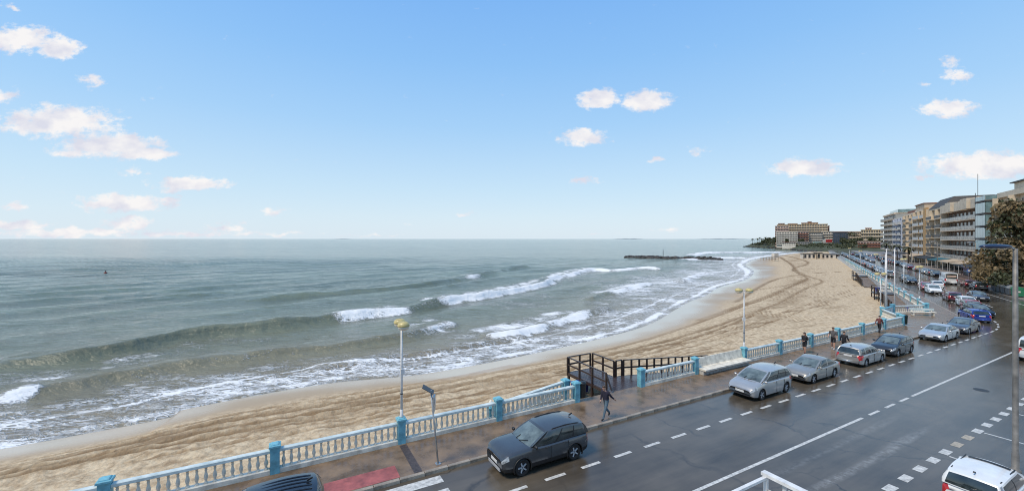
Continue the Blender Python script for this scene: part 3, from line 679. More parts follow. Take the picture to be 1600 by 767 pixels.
def baluster_mesh():
    prof = [(.07,0),(.07,.045),(.05,.06),(.038,.10),(.058,.17),(.073,.235),(.066,.30),(.042,.40),(.036,.46),(.046,.50),(.05,.52),(.035,.54),(.045,.58),(.065,.60),(.065,.645)]
    return MB().lathe(prof, 10).mesh('baluster', M_whitep, True)
BALM = baluster_mesh()
def pillar_mesh(mat=None):
    mb = MB(); mb.cbox(-.17,.17,-.17,.17,0,1.06,.0); mb.cbox(-.215,.215,-.215,.215,1.06,1.15,.02); mb.cbox(-.15,.15,-.15,.15,1.15,1.2,.03)
    return mb.mesh('pillar', mat or M_blue)
PILM = pillar_mesh()
def balustrade(label, a, b, pillars, z=.13, joined=False, skip=(), rail_mat=None, group=None):
    """a straight run from a to b; pillars: distances along it"""
    a = np.array(a[:2]); b = np.array(b[:2]); d = b-a; L = float(np.hypot(*d)); h = math.atan2(d[1], d[0])
    t = thing('balustrade', label, 'balustrade', (a[0], a[1], z), h, group)
    for p in pillars: inst('pillar', PILM, t, (p, 0, 0))
    for p0, p1 in zip(pillars[:-1], pillars[1:]):
        x0, x1 = p0+.172, p1-.172; n = max(1, round((x1-x0)/.285)); w = (x1-x0)
        MB().cbox(x0, x1, -.14, .14, 0, .20, .025).build('plinth', M_whitep, t)
        MB().cbox(x0, x1, -.115, .115, .848, .97, .025).build('rail', rail_mat or M_rail, t)
        if joined:
            mb = MB()
            for i in range(n):
                x = x0+(i+.5)*w/n; mb.lathe([(.06,.2),(.035,.3),(.07,.43),(.038,.62),(.06,.85)], 5, (x,0,0))
            mb.build('balusters', M_whitep, t)['kind'] = 'stuff'
        else:
            for i in range(n): inst('baluster', BALM, t, (x0+(i+.5)*w/n, 0, .201), random.uniform(0,1))
    return t
balustrade('long white balustrade with blue pillars and rail, left of the wooden deck', P1(-26.05,BAL), P1(14.9,BAL), [0, 5.15, 10.3, 15.45, 20.6, 25.72, 30.82, 35.87, 40.95])
balustrade('short single-span balustrade between the wooden deck and the white bench', P1(20.1,BAL), P1(25.3,BAL), [0, 5.2])
balustrade('white balustrade from the lamp beside the bench to the terrace at the bend', P1(30.95,BAL), P1(59.4,BAL), [0, 4.75, 9.55, 14.3, 19.1, 23.9, 28.45])
balustrade('short balustrade running seaward along the flagpole terrace', P1(59.75,BAL+.3), (45.0,50.6), [.35, float(np.hypot(*(np.array(P1(59.75,BAL+.3)[:2])-np.array((45.0,50.6)))))])
balustrade('balustrade closing the landward side of the flagpole terrace, bench before it', (48.4,52.9), P2(74.6,-12.45), [0, float(np.hypot(*(np.array((48.4,52.9))-np.array(P2(74.6,-12.45)[:2]))))-.4])
_q = [i*5.0 for i in range(30)]
balustrade('far balustrade along the top of the white sea wall beside the boardwalk', P2(75.0,-12.45), P2(75.0+145,-12.45), _q, joined=True)
# blue parapet closing the end of the terrace
t = thing('terrace_parapet', 'low solid blue parapet at the seaward end of the flagpole terrace', 'parapet', (45.2,50.75,.13), math.atan2(52.9-50.75, 48.4-45.2))
_l = math.hypot(52.9-50.75, 48.4-45.2)
MB().cbox(.25,_l-.3,-.13,.13,0,.86,.02).build('wall', M_rail, t); MB().cbox(.2,_l-.25,-.17,.17,.863,.95,.02).build('coping', M_blue, t)

# ------------------------------------------------------------------ stairs balustrade dropping to the sand behind the end pillar
t = thing('stair_balustrade', 'pale blue stair balustrade dropping to the sand behind the litter bin', 'balustrade', P1(14.6,BAL+.9,.13), TH1+math.pi)
_n = 17; _L = 4.6; _dz = -.5
MB().bar((0,0,.9),(_L,0,.9+_dz),.22,.12).build('rail', M_rail, t); MB().bar((0,0,.1),(_L,0,.1+_dz),.26,.2).build('plinth', M_whitep, t)
for i in range(_n):
    x = (i+.5)*_L/_n; inst('baluster', BALM, t, (x,0,.20+_dz*x/_L), 0)
inst('pillar', PILM, t, (-.2,0,-.1)); inst('pillar', PILM, t, (_L+.17,0,-.75))
MB().lathe([(.05,0),(.12,.06),(.13,.14),(.08,.22),(.03,.3)],10,(_L+.17,0,.45)).build('finial', M_whitep, t, True)
mb = MB()
for i in range(6): mb.box(.3+i*.75, 1.1+i*.75, -1.0, -.16, -1.6, -.05-i*.15)
mb.build('steps', M_kerb, t)

# ------------------------------------------------------------------ promenade lamps with two yellow globes
def make_lamp(label, base_z=.0, h=4.25, name='promenade_lamp', rot=0.0):
    t = thing(name, label, 'street lamp', group='promenade lamps with two yellow heads')
    MB().tube([(0,0,0),(0,0,h)], [.06,.045], 10).build('pole', M_polew, t, True)
    MB().lathe([(.10,0),(.10,.05),(.075,.10),(.065,.35)],10).build('pole_foot', M_polew, t, True)
    MB().lathe([(.068,0),(.075,.02),(.068,.04)],10,(0,0,1.05)).build('pole_band', M_dark, t, True)
    MB().box(-.09,.09,-.05,.12,2.0,2.22).build('junction_box', M_polew, t)
    MB().tube([(-.42,0,h-.02),(0,0,h+.03),(.42,0,h-.02)], .035, 8).build('cross_arm', M_polew, t, True)
    for s in (-1, 1):
        g = MB(); g.lathe([(.04,.22),(.15,.20),(.235,.145),(.275,.065),(.28,.0),(.265,-.01)], 16, (s*.38,0,h+.03)); cap = g.build('lamp_shell', M_yellow, t, True)
        g = MB(); g.lathe([(.26,-.012),(.245,-.085),(.18,-.155),(.10,-.185),(.03,-.19)], 16, (s*.38,0,h+.03)); g.build('diffuser', M_glow, cap, True)
    return t
lamps = [(4.79, BAL, 1.33, 'twin yellow-headed lamp on the balustrade pillar left of the grey SUV', R(-62)),
         (30.95, BAL, 1.33, 'twin yellow-headed lamp on the blue pillar at the right end of the white bench', R(-8))]
l0 = None
for s, tt, z, lab, rt in lamps:
    l = make_lamp(lab); l.location = P1(s, tt, z); l.rotation_euler = (0,0,rt)
l = make_lamp('twin yellow-headed lamp at the terrace parapet among the white flagpoles', h=4.2); l.location = (45.45,51.3,1.0); l.rotation_euler = (0,0,R(-5))
for s2, lab in ((79.5,'slim white lamp on the first stretch of the far balustrade'), (91,'tall white lamp on the far balustrade beyond the first one, left of it')):
    l = make_lamp(lab, h=4.3 if s2 < 80 else 4.9); l.location = P2(s2,-12.45,1.33); l.rotation_euler = (0,0,R(20))
for s2, lab in ((125,'distant twin-headed lamp behind the flagpoles'), (160,'very distant twin-headed lamp near the second wooden ramp'), (200,'farthest twin-headed lamp by the beach car park')):
    l = make_lamp(lab, h=4.6); l.location = P2(s2,-12.45,1.33); l.rotation_euler = (0,0,R(20))

# flagpoles
for i, (x, y, h, lab) in enumerate(((46.0,51.25,7.6,'white flagpole nearest the terrace lamp, left of the three'), (47.0,52.2,8.1,'middle one of the three white flagpoles on the terrace'), (49.3,53.6,8.1,'white flagpole standing apart, right of the other two'))):
    t = thing('flagpole', lab, 'flagpole', (x,y,.13), group='white flagpoles on the terrace')
    MB().tube([(0,0,0),(0,0,h)], [.085,.05], 10).build('pole', M_polew, t, True)
    MB().lathe([(.02,0),(.08,.04),(.08,.1),(.02,.14)],10,(0,0,h)).build('finial', M_polew, t, True)
    MB().cbox(-.2,.2,-.2,.2,0,.12,.02).build('base_plate', M_polew, t)

# ------------------------------------------------------------------ solar sign post on the pavement
p = G(684.5, 724, .13)
t = thing('solar_sign_post', 'leaning grey post with a solar panel and sign box, near the red ramp', 'post', p, TH1)
top = (-.22,.28,3.05)
MB().tube([(0,0,0),(top[0]*.5,top[1]*.5,1.5),top], .038, 10).build('post', M_steel, t, True)
MB().cbox(-.11,.11,-.11,.11,0,.03,.01).build('base_plate', M_steel, t)
m = MB().box(-.27,.27,-.17,.17,-.012,.012).build('solar_panel', pm('solar_cells', (.05,.055,.06), .35, var=.2, scale=12), t, loc=(top[0]-.12, top[1], top[2]+.05)); m.rotation_euler = (R(8), R(32), R(-20))
mb = MB(); mb.box(-.04,.04,-.21,.21,0,.62); m = mb.build('sign_box', M_steel, t, loc=(top[0]+.13, top[1]-.02, top[2]-.88)); m.rotation_euler = (0,0,R(-25))
m2 = MB().lathe([(.13,-.006),(.13,.006)],16).build('sign_face', pm('sign_face_pale', (.6,.62,.62), .3), m, loc=(.05,0,.4)); m2.rotation_euler = (0, R(90), 0)

# ------------------------------------------------------------------ bins
def bin_(label, loc, rot, mat=M_dark, h=.86, r=.22):
    t = thing('litter_bin', label, 'litter bin', loc, rot)
    MB().lathe([(r*.82,0),(r*.84,.02),(r,h*.82),(r,h*.84)],14).build('drum', mat, t, True)
    MB().lathe([(r*1.06,h*.845),(r*1.06,h*.9),(r*.95,h*.98),(r*.4,h*1.03)],14).build('lid', mat, t, True)
    MB().box(-r*1.02,-r*.9,-.05,.05,h*.2,h*.95).build('bracket', M_steel, t)
    return t
bin_('dark litter bin fixed to the end pillar beside the deck gap', P1(15.34,BAL-.02,.34), TH1, M_dark, .9, .23)
bin_('dark green litter bin on the last pillar before the flagpole terrace', P1(59.85,BAL-.05,.25), TH1, pm('green_black_plastic',(.01,.025,.02),.4), 1.0, .27)
def wheelie(label, loc, rot):
    t = thing('wheeled_bin', label, 'bin', loc, rot)
    mb = MB(); mb.add([(-.24,-.28,.08),(.24,-.28,.08),(.24,.28,.08),(-.24,.28,.08),(-.3,-.36,.95),(.3,-.36,.95),(.3,.36,.95),(-.3,.36,.95)], [(0,3,2,1),(4,5,6,7),(0,1,5,4),(1,2,6,5),(2,3,7,6),(3,0,4,7)]); mb.build('tub', M_bluebin, t)
    MB().cbox(-.33,.33,-.39,.39,.955,1.04,.04).build('lid', M_bluebin, t)
    for s in (-1,1): 
        w = MB().lathe([(.09,-.02),(.09,.02)],10).build('wheel', M_dark, t, loc=(s*.24,.3,.09)); w.rotation_euler = (0,R(90),0)
    return t
for i,(s,tt,lab) in enumerate(((17.2,22.3,'blue bin under the deck landing, nearer the stairs'),(18.1,22.9,'blue bin under the deck landing, farther under it'))): wheelie(lab, P1(s,tt,-1.0), TH1)
wheelie('bright blue bin at the foot of the far sea wall beside the boardwalk', P2(76.2,-11.0,-.62), TH2)
p = G(1371,457,-1.0); wheelie('blue bin standing alone on the sand near the flagpoles', p, TH2)
p = G(1362,440,-1.0); wheelie('distant blue bin at the foot of the second wooden ramp', p, TH2)

# ------------------------------------------------------------------ benches
t = thing('concrete_bench', 'long white concrete bench between blue pillars, behind the silver hatchback', 'bench', P1(25.5,BAL,.13), TH1)
_L = 5.25
mb = MB(); mb.add([(0,-.72,.40),(_L,-.72,.40),(_L,.0,.43),(0,.0,.43),(0,-.72,.30),(_L,-.72,.30),(_L,.0,.30),(0,.0,.30)], [(0,1,2,3),(7,6,5,4),(4,5,1,0),(5,6,2,1),(6,7,3,2),(7,4,0,3)]); mb.build('seat', M_whitep, t)
mb = MB(); mb.add([(0,-.02,.43),(_L,-.02,.43),(_L,.10,1.02),(0,.10,1.02),(0,.16,.0),(_L,.16,.0),(_L,.16,1.02),(0,.16,1.02)], [(0,1,2,3),(3,2,6,7),(5,4,7,6),(0,3,7,4),(1,5,6,2),(4,5,1,0)]); mb.build('backrest', M_whitep, t)
MB().box(.04,_L-.04,-.5,-.05,0,.298).build('base', pm('bench_base_grey',(.45,.43,.39),.7,var=.2), t)  # base block, a greyer tone than the seat
t = thing('terrace_bench', 'pale bench before the closing balustrade of the flagpole terrace', 'bench', (49.6,51.9,.13), math.atan2(-.75,4.0))
MB().cbox(0,2.6,-.45,0,.38,.46,.02).build('seat', M_whitep, t); MB().box(0,2.6,-.02,.05,.60,.86).build('backrest', M_rail, t)
for x in (.15,2.3): MB().box(x,x+.12,-.4,-.02,0,.378).build('leg', M_whitep, t); MB().box(x,x+.1,-.01,.03,.44,.6).build('back_support', M_whitep, t)

# ------------------------------------------------------------------ wooden deck and ramp to the beach
t = thing('wooden_deck', 'dark timber deck with railings leading from the promenade to the sand', 'deck', P1(17.7,19.6,.13), TH1)
# local frame: x along the promenade, y towards the sea
px_ = .145
def plank_row(x0, x1, y0, y1, z0, z1, along='y'):
    n = int(round((x1-x0)/px_)); 
    for i in range(n):
        a = x0+i*(x1-x0)/n; zz = random.uniform(-.004,.004)
        mb = MB(); mb.cbox(a+.006, a+(x1-x0)/n-.006, y0, y1, -.04, 0, .006); o = mb.build('plank', M_plank, t, loc=(0,0,zz))
plank_row(0, 2.1, 2.02, 4.35, 0, 0)
plank_row(0, 2.75, -.02, 2.0, 0, 0)
# ramp descending along the wall
slope = -.95/9.5
for i in range(64):
    a = 2.76+i*.149; z = slope*(a-2.76)
    mb = MB(); mb.cbox(0,.137,0,1.98,-.04,0,.006); o = mb.build('plank', M_plank, t, loc=(a,.0,z)); o.rotation_euler = (0,-math.atan(slope),0)
def rail_run(pts, n_posts, h=1.08, mid=True, skip_first=False):
    P = [Vector(p) for p in pts]
    for a, b, n in zip(P[:-1], P[1:], n_posts):
        MB().bar(a+Vector((0,0,h)), b+Vector((0,0,h)), .11, .05).build('handrail', M_wood, t)
        if mid: MB().bar(a+Vector((0,0,h*.52)), b+Vector((0,0,h*.52)), .05, .10).build('mid_rail', M_wood, t)
        MB().bar(a+Vector((0,0,-.10)), b+Vector((0,0,-.10)), .06, .20).build('edge_beam', M_wood, t)
        for i in range(n+1):
            p = a.lerp(b, i/n); MB().box(-.05,.05,-.05,.05,-.22,h-.03).build('post', M_wood, t, loc=p)
rail_run([(-.06,.35,0),(-.06,4.4,0)], [3]); rail_run([(.06,4.42,0),(2.0,4.42,0)], [2]); rail_run([(2.16,4.35,0),(2.16,2.1,0)], [2])
rail_run([(2.3,2.06,0),(2.85,2.06,0)], [1]); rail_run([(3.0,2.06,slope*.3),(12.0,2.06,slope*9.3)], [12])
MB().bar((-.06,.4,1.08),(-.02,-.1,.12),.10,.06).build('brace', M_wood, t)
for x, y in ((.0,.4),(.0,1.8),(.0,3.2),(.0,4.35),(2.1,4.35),(2.1,3.2),(2.1,2.1),(5,1.9),(8,1.9)): MB().box(-.07,.07,-.07,.07,-1.6,-.06 if x < 4 else -.35).build('stilt', M_wood, t, loc=(x,y,0))

# ------------------------------------------------------------------ boardwalk beside the far sea wall and the two ramps on it
def boardwalk(label, s0, s1, z0, z1, rail_s, landing):
    t = thing('boardwalk', label, 'boardwalk', P2(s0,-12.15,0), TH2)
    L = s1-s0; n = int(L/.5); 
    for i in range(n):
        a = i*L/n; z = z0+(z1-z0)*i/n
        mb = MB(); mb.cbox(a+.01, a+L/n-.01, .02, 2.3, z-.06, z, .01); mb.build('plank', pm('weathered_board', (.20,.145,.10), .5, var=.3, scale=2), t)
    # heavy closed side of dark timber
    a, b = rail_s
    for h in (.25,.55,.85,1.1): MB().bar((a,2.42,z0+(z1-z0)*a/L+h), (b,2.42,z0+(z1-z0)*b/L+h), .08, .22).build('side_board', M_wood, t)
    for i in range(8):
        x = a+(b-a)*i/7; MB().box(x-.06,x+.06,2.47,2.57,-1.6,z0+(z1-z0)*x/L+1.15).build('post', M_wood, t)
    if landing:
        x0, x1 = landing; z = z1
        MB().cbox(x0,x1,.05,2.9,z-.15,z,.01).build('landing', M_wood, t)
        for x in (x0,x1):
            for y in (2.8,): MB().box(x-.08,x+.08,y-.08,y+.08,-1.6,z+1.1).build('post', M_wood, t)
        for h in (.55,1.08):
            MB().bar((x0,2.8,z+h),(x1,2.8,z+h),.07,.1).build('landing_rail', M_wood, t); MB().bar((x1,.2,z+h),(x1,2.8,z+h),.07,.1).build('landing_rail', M_wood, t)
boardwalk('brown plank ramp with dark timber sides below the far balustrade', 77.5, 100, -.75, .05, (3,18), (18.5,22.5))
boardwalk('distant plank ramp with dark timber sides and landing', 118, 142, -.8, .1, (3,18), (19,24))
# ================================================================== VEHICLES
M_glass = pm('car_glass', (.03,.04,.04), .05, var=.4, scale=1.5, spec=.7, coat=.6)
M_wind = pm('windscreen_glass', (.15,.19,.185), .06, var=.4, scale=1.2, spec=.7, coat=.4)
M_tyre = pm('tyre_rubber', (.014,.014,.014), .7, var=.2)
M_rim = pm('alloy_rim', (.50,.51,.52), .35, metal=.25, var=.15)
M_rimd = pm('dark_alloy_rim', (.06,.06,.065), .3, metal=.6, var=.2)
M_hl = pm('headlamp_lens', (.34,.37,.39), .08, var=.4, scale=9, coat=.6)
M_tl = pm('tail_lamp_red', (.42,.012,.012), .15, var=.25, coat=.5)
M_trim = pm('black_trim', (.015,.015,.016), .5, var=.2)
M_plate = pm('number_plate_white', (.68,.68,.66), .4, var=.06)
M_ink = pm('plate_ink', (.02,.02,.03), .5)
M_chrome = pm('chrome', (.6,.6,.6), .15, metal=1.0)
def paint(name, col, metal=.45, rough=.24): return pm('paint_'+name, col, rough, metal=metal, var=.06, scale=2, coat=.7)

def hermite(xs, ys, x):
    """monotone-ish smooth interpolation through control points"""
    xs = np.array(xs, float); ys = np.array(ys, float); n = len(xs)
    d = np.diff(ys)/np.diff(xs); m = np.zeros(n); m[0] = d[0]; m[-1] = d[-1]
    for i in range(1, n-1): m[i] = 0 if d[i-1]*d[i] <= 0 else 2*d[i-1]*d[i]/(d[i-1]+d[i])
    k = np.clip(np.searchsorted(xs, x)-1, 0, n-2); h = xs[k+1]-xs[k]; t = np.clip((x-xs[k])/h, 0, 1)
    return (2*t**3-3*t**2+1)*ys[k]+(t**3-2*t**2+t)*h*m[k]+(-2*t**3+3*t**2)*ys[k+1]+(t**3-t**2)*h*m[k+1]

KINDS = {
 # L, W, H, wheelbase, rear-axle x, wheel r, clearance; deck: (x fraction from the rear, height); cabin: belt rear/front x, roof rear/front x (fractions), belt heights
 'suv':   dict(L=4.30,W=1.80,H=1.57,wb=2.605,fo=.86,r=.345,cl=.21, deck=[(0,.80),(.02,1.0),(.10,1.02),(.5,1.0),(.70,1.02),(.85,1.0),(.945,.94),(.982,.84),(1,.72)], cab=(.012,.715,.06,.50), belt=(1.06,1.0), tw=.81),
 'mpv':   dict(L=4.20,W=1.76,H=1.58,wb=2.58,fo=.88,r=.315,cl=.16, deck=[(0,.78),(.02,.98),(.1,1.0),(.5,.99),(.74,1.0),(.87,.90),(.95,.80),(.985,.70),(1,.58)], cab=(.015,.80,.08,.55), belt=(1.02,.985), tw=.80),
 'hatch': dict(L=4.20,W=1.72,H=1.46,wb=2.6,fo=.84,r=.305,cl=.15, deck=[(0,.76),(.02,.90),(.1,.95),(.5,.93),(.72,.92),(.86,.84),(.95,.76),(.985,.66),(1,.55)], cab=(.02,.755,.10,.52), belt=(.95,.91), tw=.78),
 'wagon': dict(L=4.35,W=1.72,H=1.47,wb=2.62,fo=.84,r=.305,cl=.15, deck=[(0,.76),(.02,.90),(.1,.95),(.5,.93),(.72,.92),(.86,.84),(.95,.76),(.985,.66),(1,.55)], cab=(.015,.745,.07,.54), belt=(.95,.91), tw=.78),
 'sedan': dict(L=4.52,W=1.74,H=1.42,wb=2.72,fo=.80,r=.31,cl=.14, deck=[(0,.74),(.015,.90),(.06,.945),(.16,.955),(.5,.90),(.70,.90),(.86,.83),(.95,.745),(.985,.66),(1,.52)], cab=(.13,.735,.30,.52), belt=(.95,.895), tw=.76),
 'coupe': dict(L=4.70,W=1.85,H=1.39,wb=2.81,fo=.88,r=.33,cl=.14, deck=[(0,.74),(.015,.88),(.06,.93),(.16,.945),(.5,.90),(.70,.90),(.86,.82),(.95,.73),(.985,.64),(1,.50)], cab=(.09,.73,.27,.53), belt=(.94,.89), tw=.74),
 'city':  dict(L=3.60,W=1.60,H=1.50,wb=2.4,fo=.68,r=.29,cl=.15, deck=[(0,.76),(.02,.93),(.1,.97),(.5,.94),(.76,.95),(.88,.88),(.955,.78),(.985,.66),(1,.55)], cab=(.012,.81,.06,.58), belt=(.97,.93), tw=.82),
 'van':   dict(L=4.75,W=1.92,H=1.88,wb=2.95,fo=.9,r=.325,cl=.17, deck=[(0,.9),(.02,1.08),(.1,1.1),(.5,1.08),(.80,1.08),(.90,.98),(.96,.84),(.985,.70),(1,.58)], cab=(.008,.86,.025,.66), belt=(1.10,1.07), tw=.86),
 'bigvan':dict(L=5.6,W=2.05,H=2.5,wb=3.4,fo=.95,r=.35,cl=.2, deck=[(0,1.0),(.02,1.22),(.1,1.25),(.5,1.25),(.84,1.22),(.92,1.08),(.965,.9),(.985,.74),(1,.6)], cab=(.005,.90,.012,.74), belt=(1.27,1.22), tw=.90),
}
_carcache = {}
def car_meshes(kind, pmat, blind=False):
    key = (kind, pmat.name, blind)
    if key in _carcache: return _carcache[key]
    K = KINDS[kind]; L, W, H, wb, fo, r, cl = (K[k] for k in ('L','W','H','wb','fo','r','cl')); hw = W/2
    xf = L/2-fo; xr = xf-wb                                            # axles
    ends = [0,.012,.03,.06,.1]
    st = set(np.round(np.concatenate([np.array(ends)*L-L/2, L/2-np.array(ends)*L, np.linspace(-.5*L+.1*L, .5*L-.1*L, 22)]), 4))
    ra = r*1.16
    for ax in (xr, xf):
        st -= {x for x in st if abs(x-ax) < ra+.03 and abs(abs(x)-L/2) > .02}
        st |= set(np.round(ax + ra*np.array([-1.06,-1.0,-.93,-.8,-.6,-.35,0,.35,.6,.8,.93,1.0,1.06]), 4))
    st = np.array(sorted(st)); fr = (st+L/2)/L
    zt = hermite([d[0] for d in K['deck']], [d[1] for d in K['deck']], fr)
    w = hw*hermite([0,.012,.04,.12,.3,.7,.88,.96,.988,1], [.80,.88,.94,.985,1,1,.985,.93,.86,.76], fr)
    zb = cl + hermite([0,.03,.1,.9,.97,1], [.12,.06,0,0,.04,.10], fr)
    rows = []
    for x, z1, ww, z0 in zip(st, zt, w, zb):
        zs = [z0, z0+.06, z0+(z1-z0)*.28, z0+(z1-z0)*.52, z0+(z1-z0)*.72, z1-.085, z1-.03, z1, z1+.018]
        ys = [ww*.90, ww*.965, ww*.99, ww*1.0, ww*.995, ww*.965, ww*.925, ww*.80, ww*.42]
        arch = 0
        for ax in (xr, xf):
            if abs(x-ax) <= ra+1e-3: arch = r + math.sqrt(max(0, ra*ra-(x-ax)**2))
        if arch:
            zs = [max(z, arch) if i < 5 else max(z, min(arch, z1-.02)) for i, z in enumerate(zs)]
            for i in range(1, 6): zs[i] = max(zs[i], zs[i-1]+.002)
        rows.append([(x, y, z) for y, z in zip(ys, zs)] + [(x, 0, z1+.026)])
    nj = len(rows[0]); ns = len(rows)
    regions = {}
    def put(reg, quad):
        regions.setdefault(reg, MB()); m = regions[reg]; m.add(quad, [tuple(range(len(quad)))])
    x_belt_r, x_belt_f = -L/2+K['cab'][0]*L, -L/2+K['cab'][1]*L; x_roof_r, x_roof_f = -L/2+K['cab'][2]*L, -L/2+K['cab'][3]*L
    d0, d1, d2 = xr+ra*.75, (x_belt_f-.18 + xr+ra)/2 + .0, min(xf-ra*1.07, x_belt_f-.05)
    d1 = (d0+d2)/2-.05
    for side in (1, -1):
        for i in range(ns-1):
            xm = (st[i]+st[i+1])/2
            for j in range(nj-1):
                q = [rows[i][j], rows[i+1][j], rows[i+1][j+1], rows[i][j+1]]
                q = [(a, b*side, c) for a, b, c in q]
                if side < 0: q.reverse()
                reg = 'body'
                f = (xm+L/2)/L
                if f > (.93 if kind == 'suv' else .905) and 4 <= j <= 5: reg = 'headlight%d' % side
                elif f < (.03 if kind == 'suv' else .045) and 3 <= j <= 6: reg = 'tail_light%d' % side
                elif f < (.03 if kind == 'suv' else .10) and 4 <= j <= 5: reg = 'tail_light%d' % side
                elif j == 1 and kind == 'suv': reg = 'cladding%d' % side
                elif 1 <= j <= 4 and d0 < xm < d2: reg = ('door_r%d' if xm < d1 else 'door_f%d') % side
                elif j == 0: reg = 'sill'
                put(reg, q)
    # underside, inner arches and ends
    for i in range(ns-1):
        a, b = rows[i][0], rows[i+1][0]; put('sill', [(a[0],-a[1],a[2]),(b[0],-b[1],b[2]),(b[0],b[1],b[2]),(a[0],a[1],a[2])])
    for e, s in ((0,-1),(ns-1,1)):
        for j in range(nj-2):
            a, b = rows[e][j], rows[e][j+1]
            q = [(a[0],a[1]*-1,a[2]),(a[0],a[1],a[2]),(b[0],b[1],b[2]),(b[0],-b[1],b[2])]
            if s < 0: q.reverse()
            if s > 0: reg = 'sill' if j == 0 else 'lower_grille' if j == 1 else 'body' if j in (2,3) else 'grille' if j in (4,5) else 'body'
            else: reg = 'sill' if j == 0 else 'body'
            put(reg, q)
        a, b = rows[e][nj-2], rows[e][nj-1]; q = [(a[0],-a[1],a[2]),(a[0],a[1],a[2]),b]
        if s < 0: q.reverse()
        put('body', q)
    # greenhouse: belt loop to roof loop
    nS = 12; nM = 8; us = np.linspace(0, 1, nS+1); vs_ = np.linspace(-1, 1, nM+1)
    def belt(u, v):
        x = x_belt_r+(x_belt_f-x_belt_r)*u; z = K['belt'][0]*(1-u)+K['belt'][1]*u - .03
        wv = hw*.93*(1-.05*max(0,(u-.8)/.2)-.03*max(0,(.15-u)/.15)); x2 = x
        if u > .999: x2 += .10*L/4.3*(1-v*v)
        if u < .001: x2 -= .04*(1-v*v)
        return np.array([x2, wv*v, z + (.03*(1-v*v) if u > .999 else 0)])
    def roof(u, v):
        x = x_roof_r+(x_roof_f-x_roof_r)*u
        z = H - .085*(2*u-1.0)**2*(1.0 if u < .5 else .62) - .055*v*v
        wv = hw*K['tw']*(1-.05*abs(2*u-1)**3)
        if u > .999: x += .06*(1-v*v)
        if u < .001: x -= .06*(1-v*v)
        return np.array([x, wv*v, z])
    def gp(u, v, h):                      # h 0 belt .. 1 roof, bulged
        b = belt(u, v); t = roof(u, v); p = b*(1-h)+t*h
        bul = .045*math.sin(math.pi*h)
        if abs(v) > .999: p[1] += bul*np.sign(v)
        if u > .999: p[0] += bul*.8; p[2] += bul*.3
        if u < .001: p[0] -= bul
        return tuple(p)
    hs = [0, .07, .35, .65, .90, 1]
    p_open = {  # window spans along the side (u from the rear)
        'suv': ((.07,.27),(.30,.57),(.60,.93)), 'mpv': ((.05,.20),(.23,.52),(.55,.88)), 'hatch': ((.06,.22),(.25,.55),(.58,.93)), 'wagon': ((.05,.24),(.27,.55),(.58,.93)),
        'sedan': ((.10,.48),(.52,.93)), 'coupe': ((.12,.48),(.52,.93)), 'city': ((.08,.46),(.50,.92)), 'van': ((.05,.30),(.34,.62),(.66,.95)), 'bigvan': ((.70,.95),) }[kind]
    bounds = sorted({0,1} | {x for ab in p_open for x in ab}); uu = []
    for a, b in zip(bounds[:-1], bounds[1:]):
        n = max(1, round((b-a)*12)); uu += [a+(b-a)*i/n for i in range(n)]
    uu.append(1.0)
    for side in (1, -1):
        for i in range(len(uu)-1):
            um = (uu[i]+uu[i+1])/2; win = next((k for k, (a, b) in enumerate(p_open) if a < um < b), None)
            for h0, h1 in zip(hs[:-1], hs[1:]):
                q = [gp(uu[i], side, h0), gp(uu[i+1], side, h0), gp(uu[i+1], side, h1), gp(uu[i], side, h1)]
                if side < 0: q.reverse()
                put('side_window%d_%d' % (side, win) if (win is not None and .07 <= h0 < .90 and not blind) else ('pillar%d_%d' % (side, int(um*20)) if (.07 <= h0 < .90 and .1 < um < .9 and kind in ('suv','hatch','mpv','city')) else 'body'), q)
    for u, reg in ((1.0, 'windscreen'), (0.0, 'rear_window')):
        vv = [-1, -.91, -.6, -.3, 0, .3, .6, .91, 1]
        for i in range(len(vv)-1):
            for h0, h1 in zip(hs[:-1], hs[1:]):
                q = [gp(u, vv[i], h0), gp(u, vv[i+1], h0), gp(u, vv[i+1], h1), gp(u, vv[i], h1)]
                if u < .5: q.reverse()
                g = 0 < i < len(vv)-2 and .07 <= h0 < .90 and not (reg == 'rear_window' and (h0 < .3 and kind in ('suv','hatch','wagon','mpv','city','van') and False))
                put(reg if g else 'body', q)
    if u is not None:
        vv = [-1, -.91, -.6, -.3, 0, .3, .6, .91, 1]
        for i in range(len(uu)-1):
            for j in range(len(vv)-1):
                q = [roof(uu[i], vv[j]), roof(uu[i+1], vv[j]), roof(uu[i+1], vv[j+1]), roof(uu[i], vv[j+1])]
                put('roof', [tuple(p) for p in reversed(q)])
    # the loft leaves no seam where cabin meets deck: fill below the belt is the deck itself
    out = {}
    for k, m in regions.items():
        mat = {'body': pmat, 'roof': pmat, 'sill': M_trim, 'lower_grille': M_trim, 'grille': M_trim, 'windscreen': M_wind, 'rear_window': M_glass}.get(k)
        if mat is None: mat = M_hl if k.startswith('head') else M_tl if k.startswith('tail') else M_glass if k.startswith('side') else M_trim if k.startswith(('pillar','clad')) else pmat
        me = m.mesh(k, mat, True)
        bm = bmesh.new(); bm.from_mesh(me); bmesh.ops.remove_doubles(bm, verts=bm.verts, dist=.0008); bm.normal_update(); bm.to_mesh(me); bm.free()
        me.polygons.foreach_set('use_smooth', [True]*len(me.polygons))
        out[k] = me
    for pair in (('body','door_f1'),): pass
    # wheel
    ty = MB(); prof = [(r*.62,-.09),(r*.90,-.105),(r*.985,-.085),(r,-.04),(r,.04),(r*.985,.085),(r*.90,.105),(r*.62,.09)]
    ty.lathe(prof, 24, caps=False); out['_tyre'] = ty.mesh('tyre', M_tyre, False)
    rm = MB(); rm.lathe([(r*.66,.01),(r*.66,.094),(r*.61,.090),(r*.58,.045),(r*.14,.045)], 20, m=0)
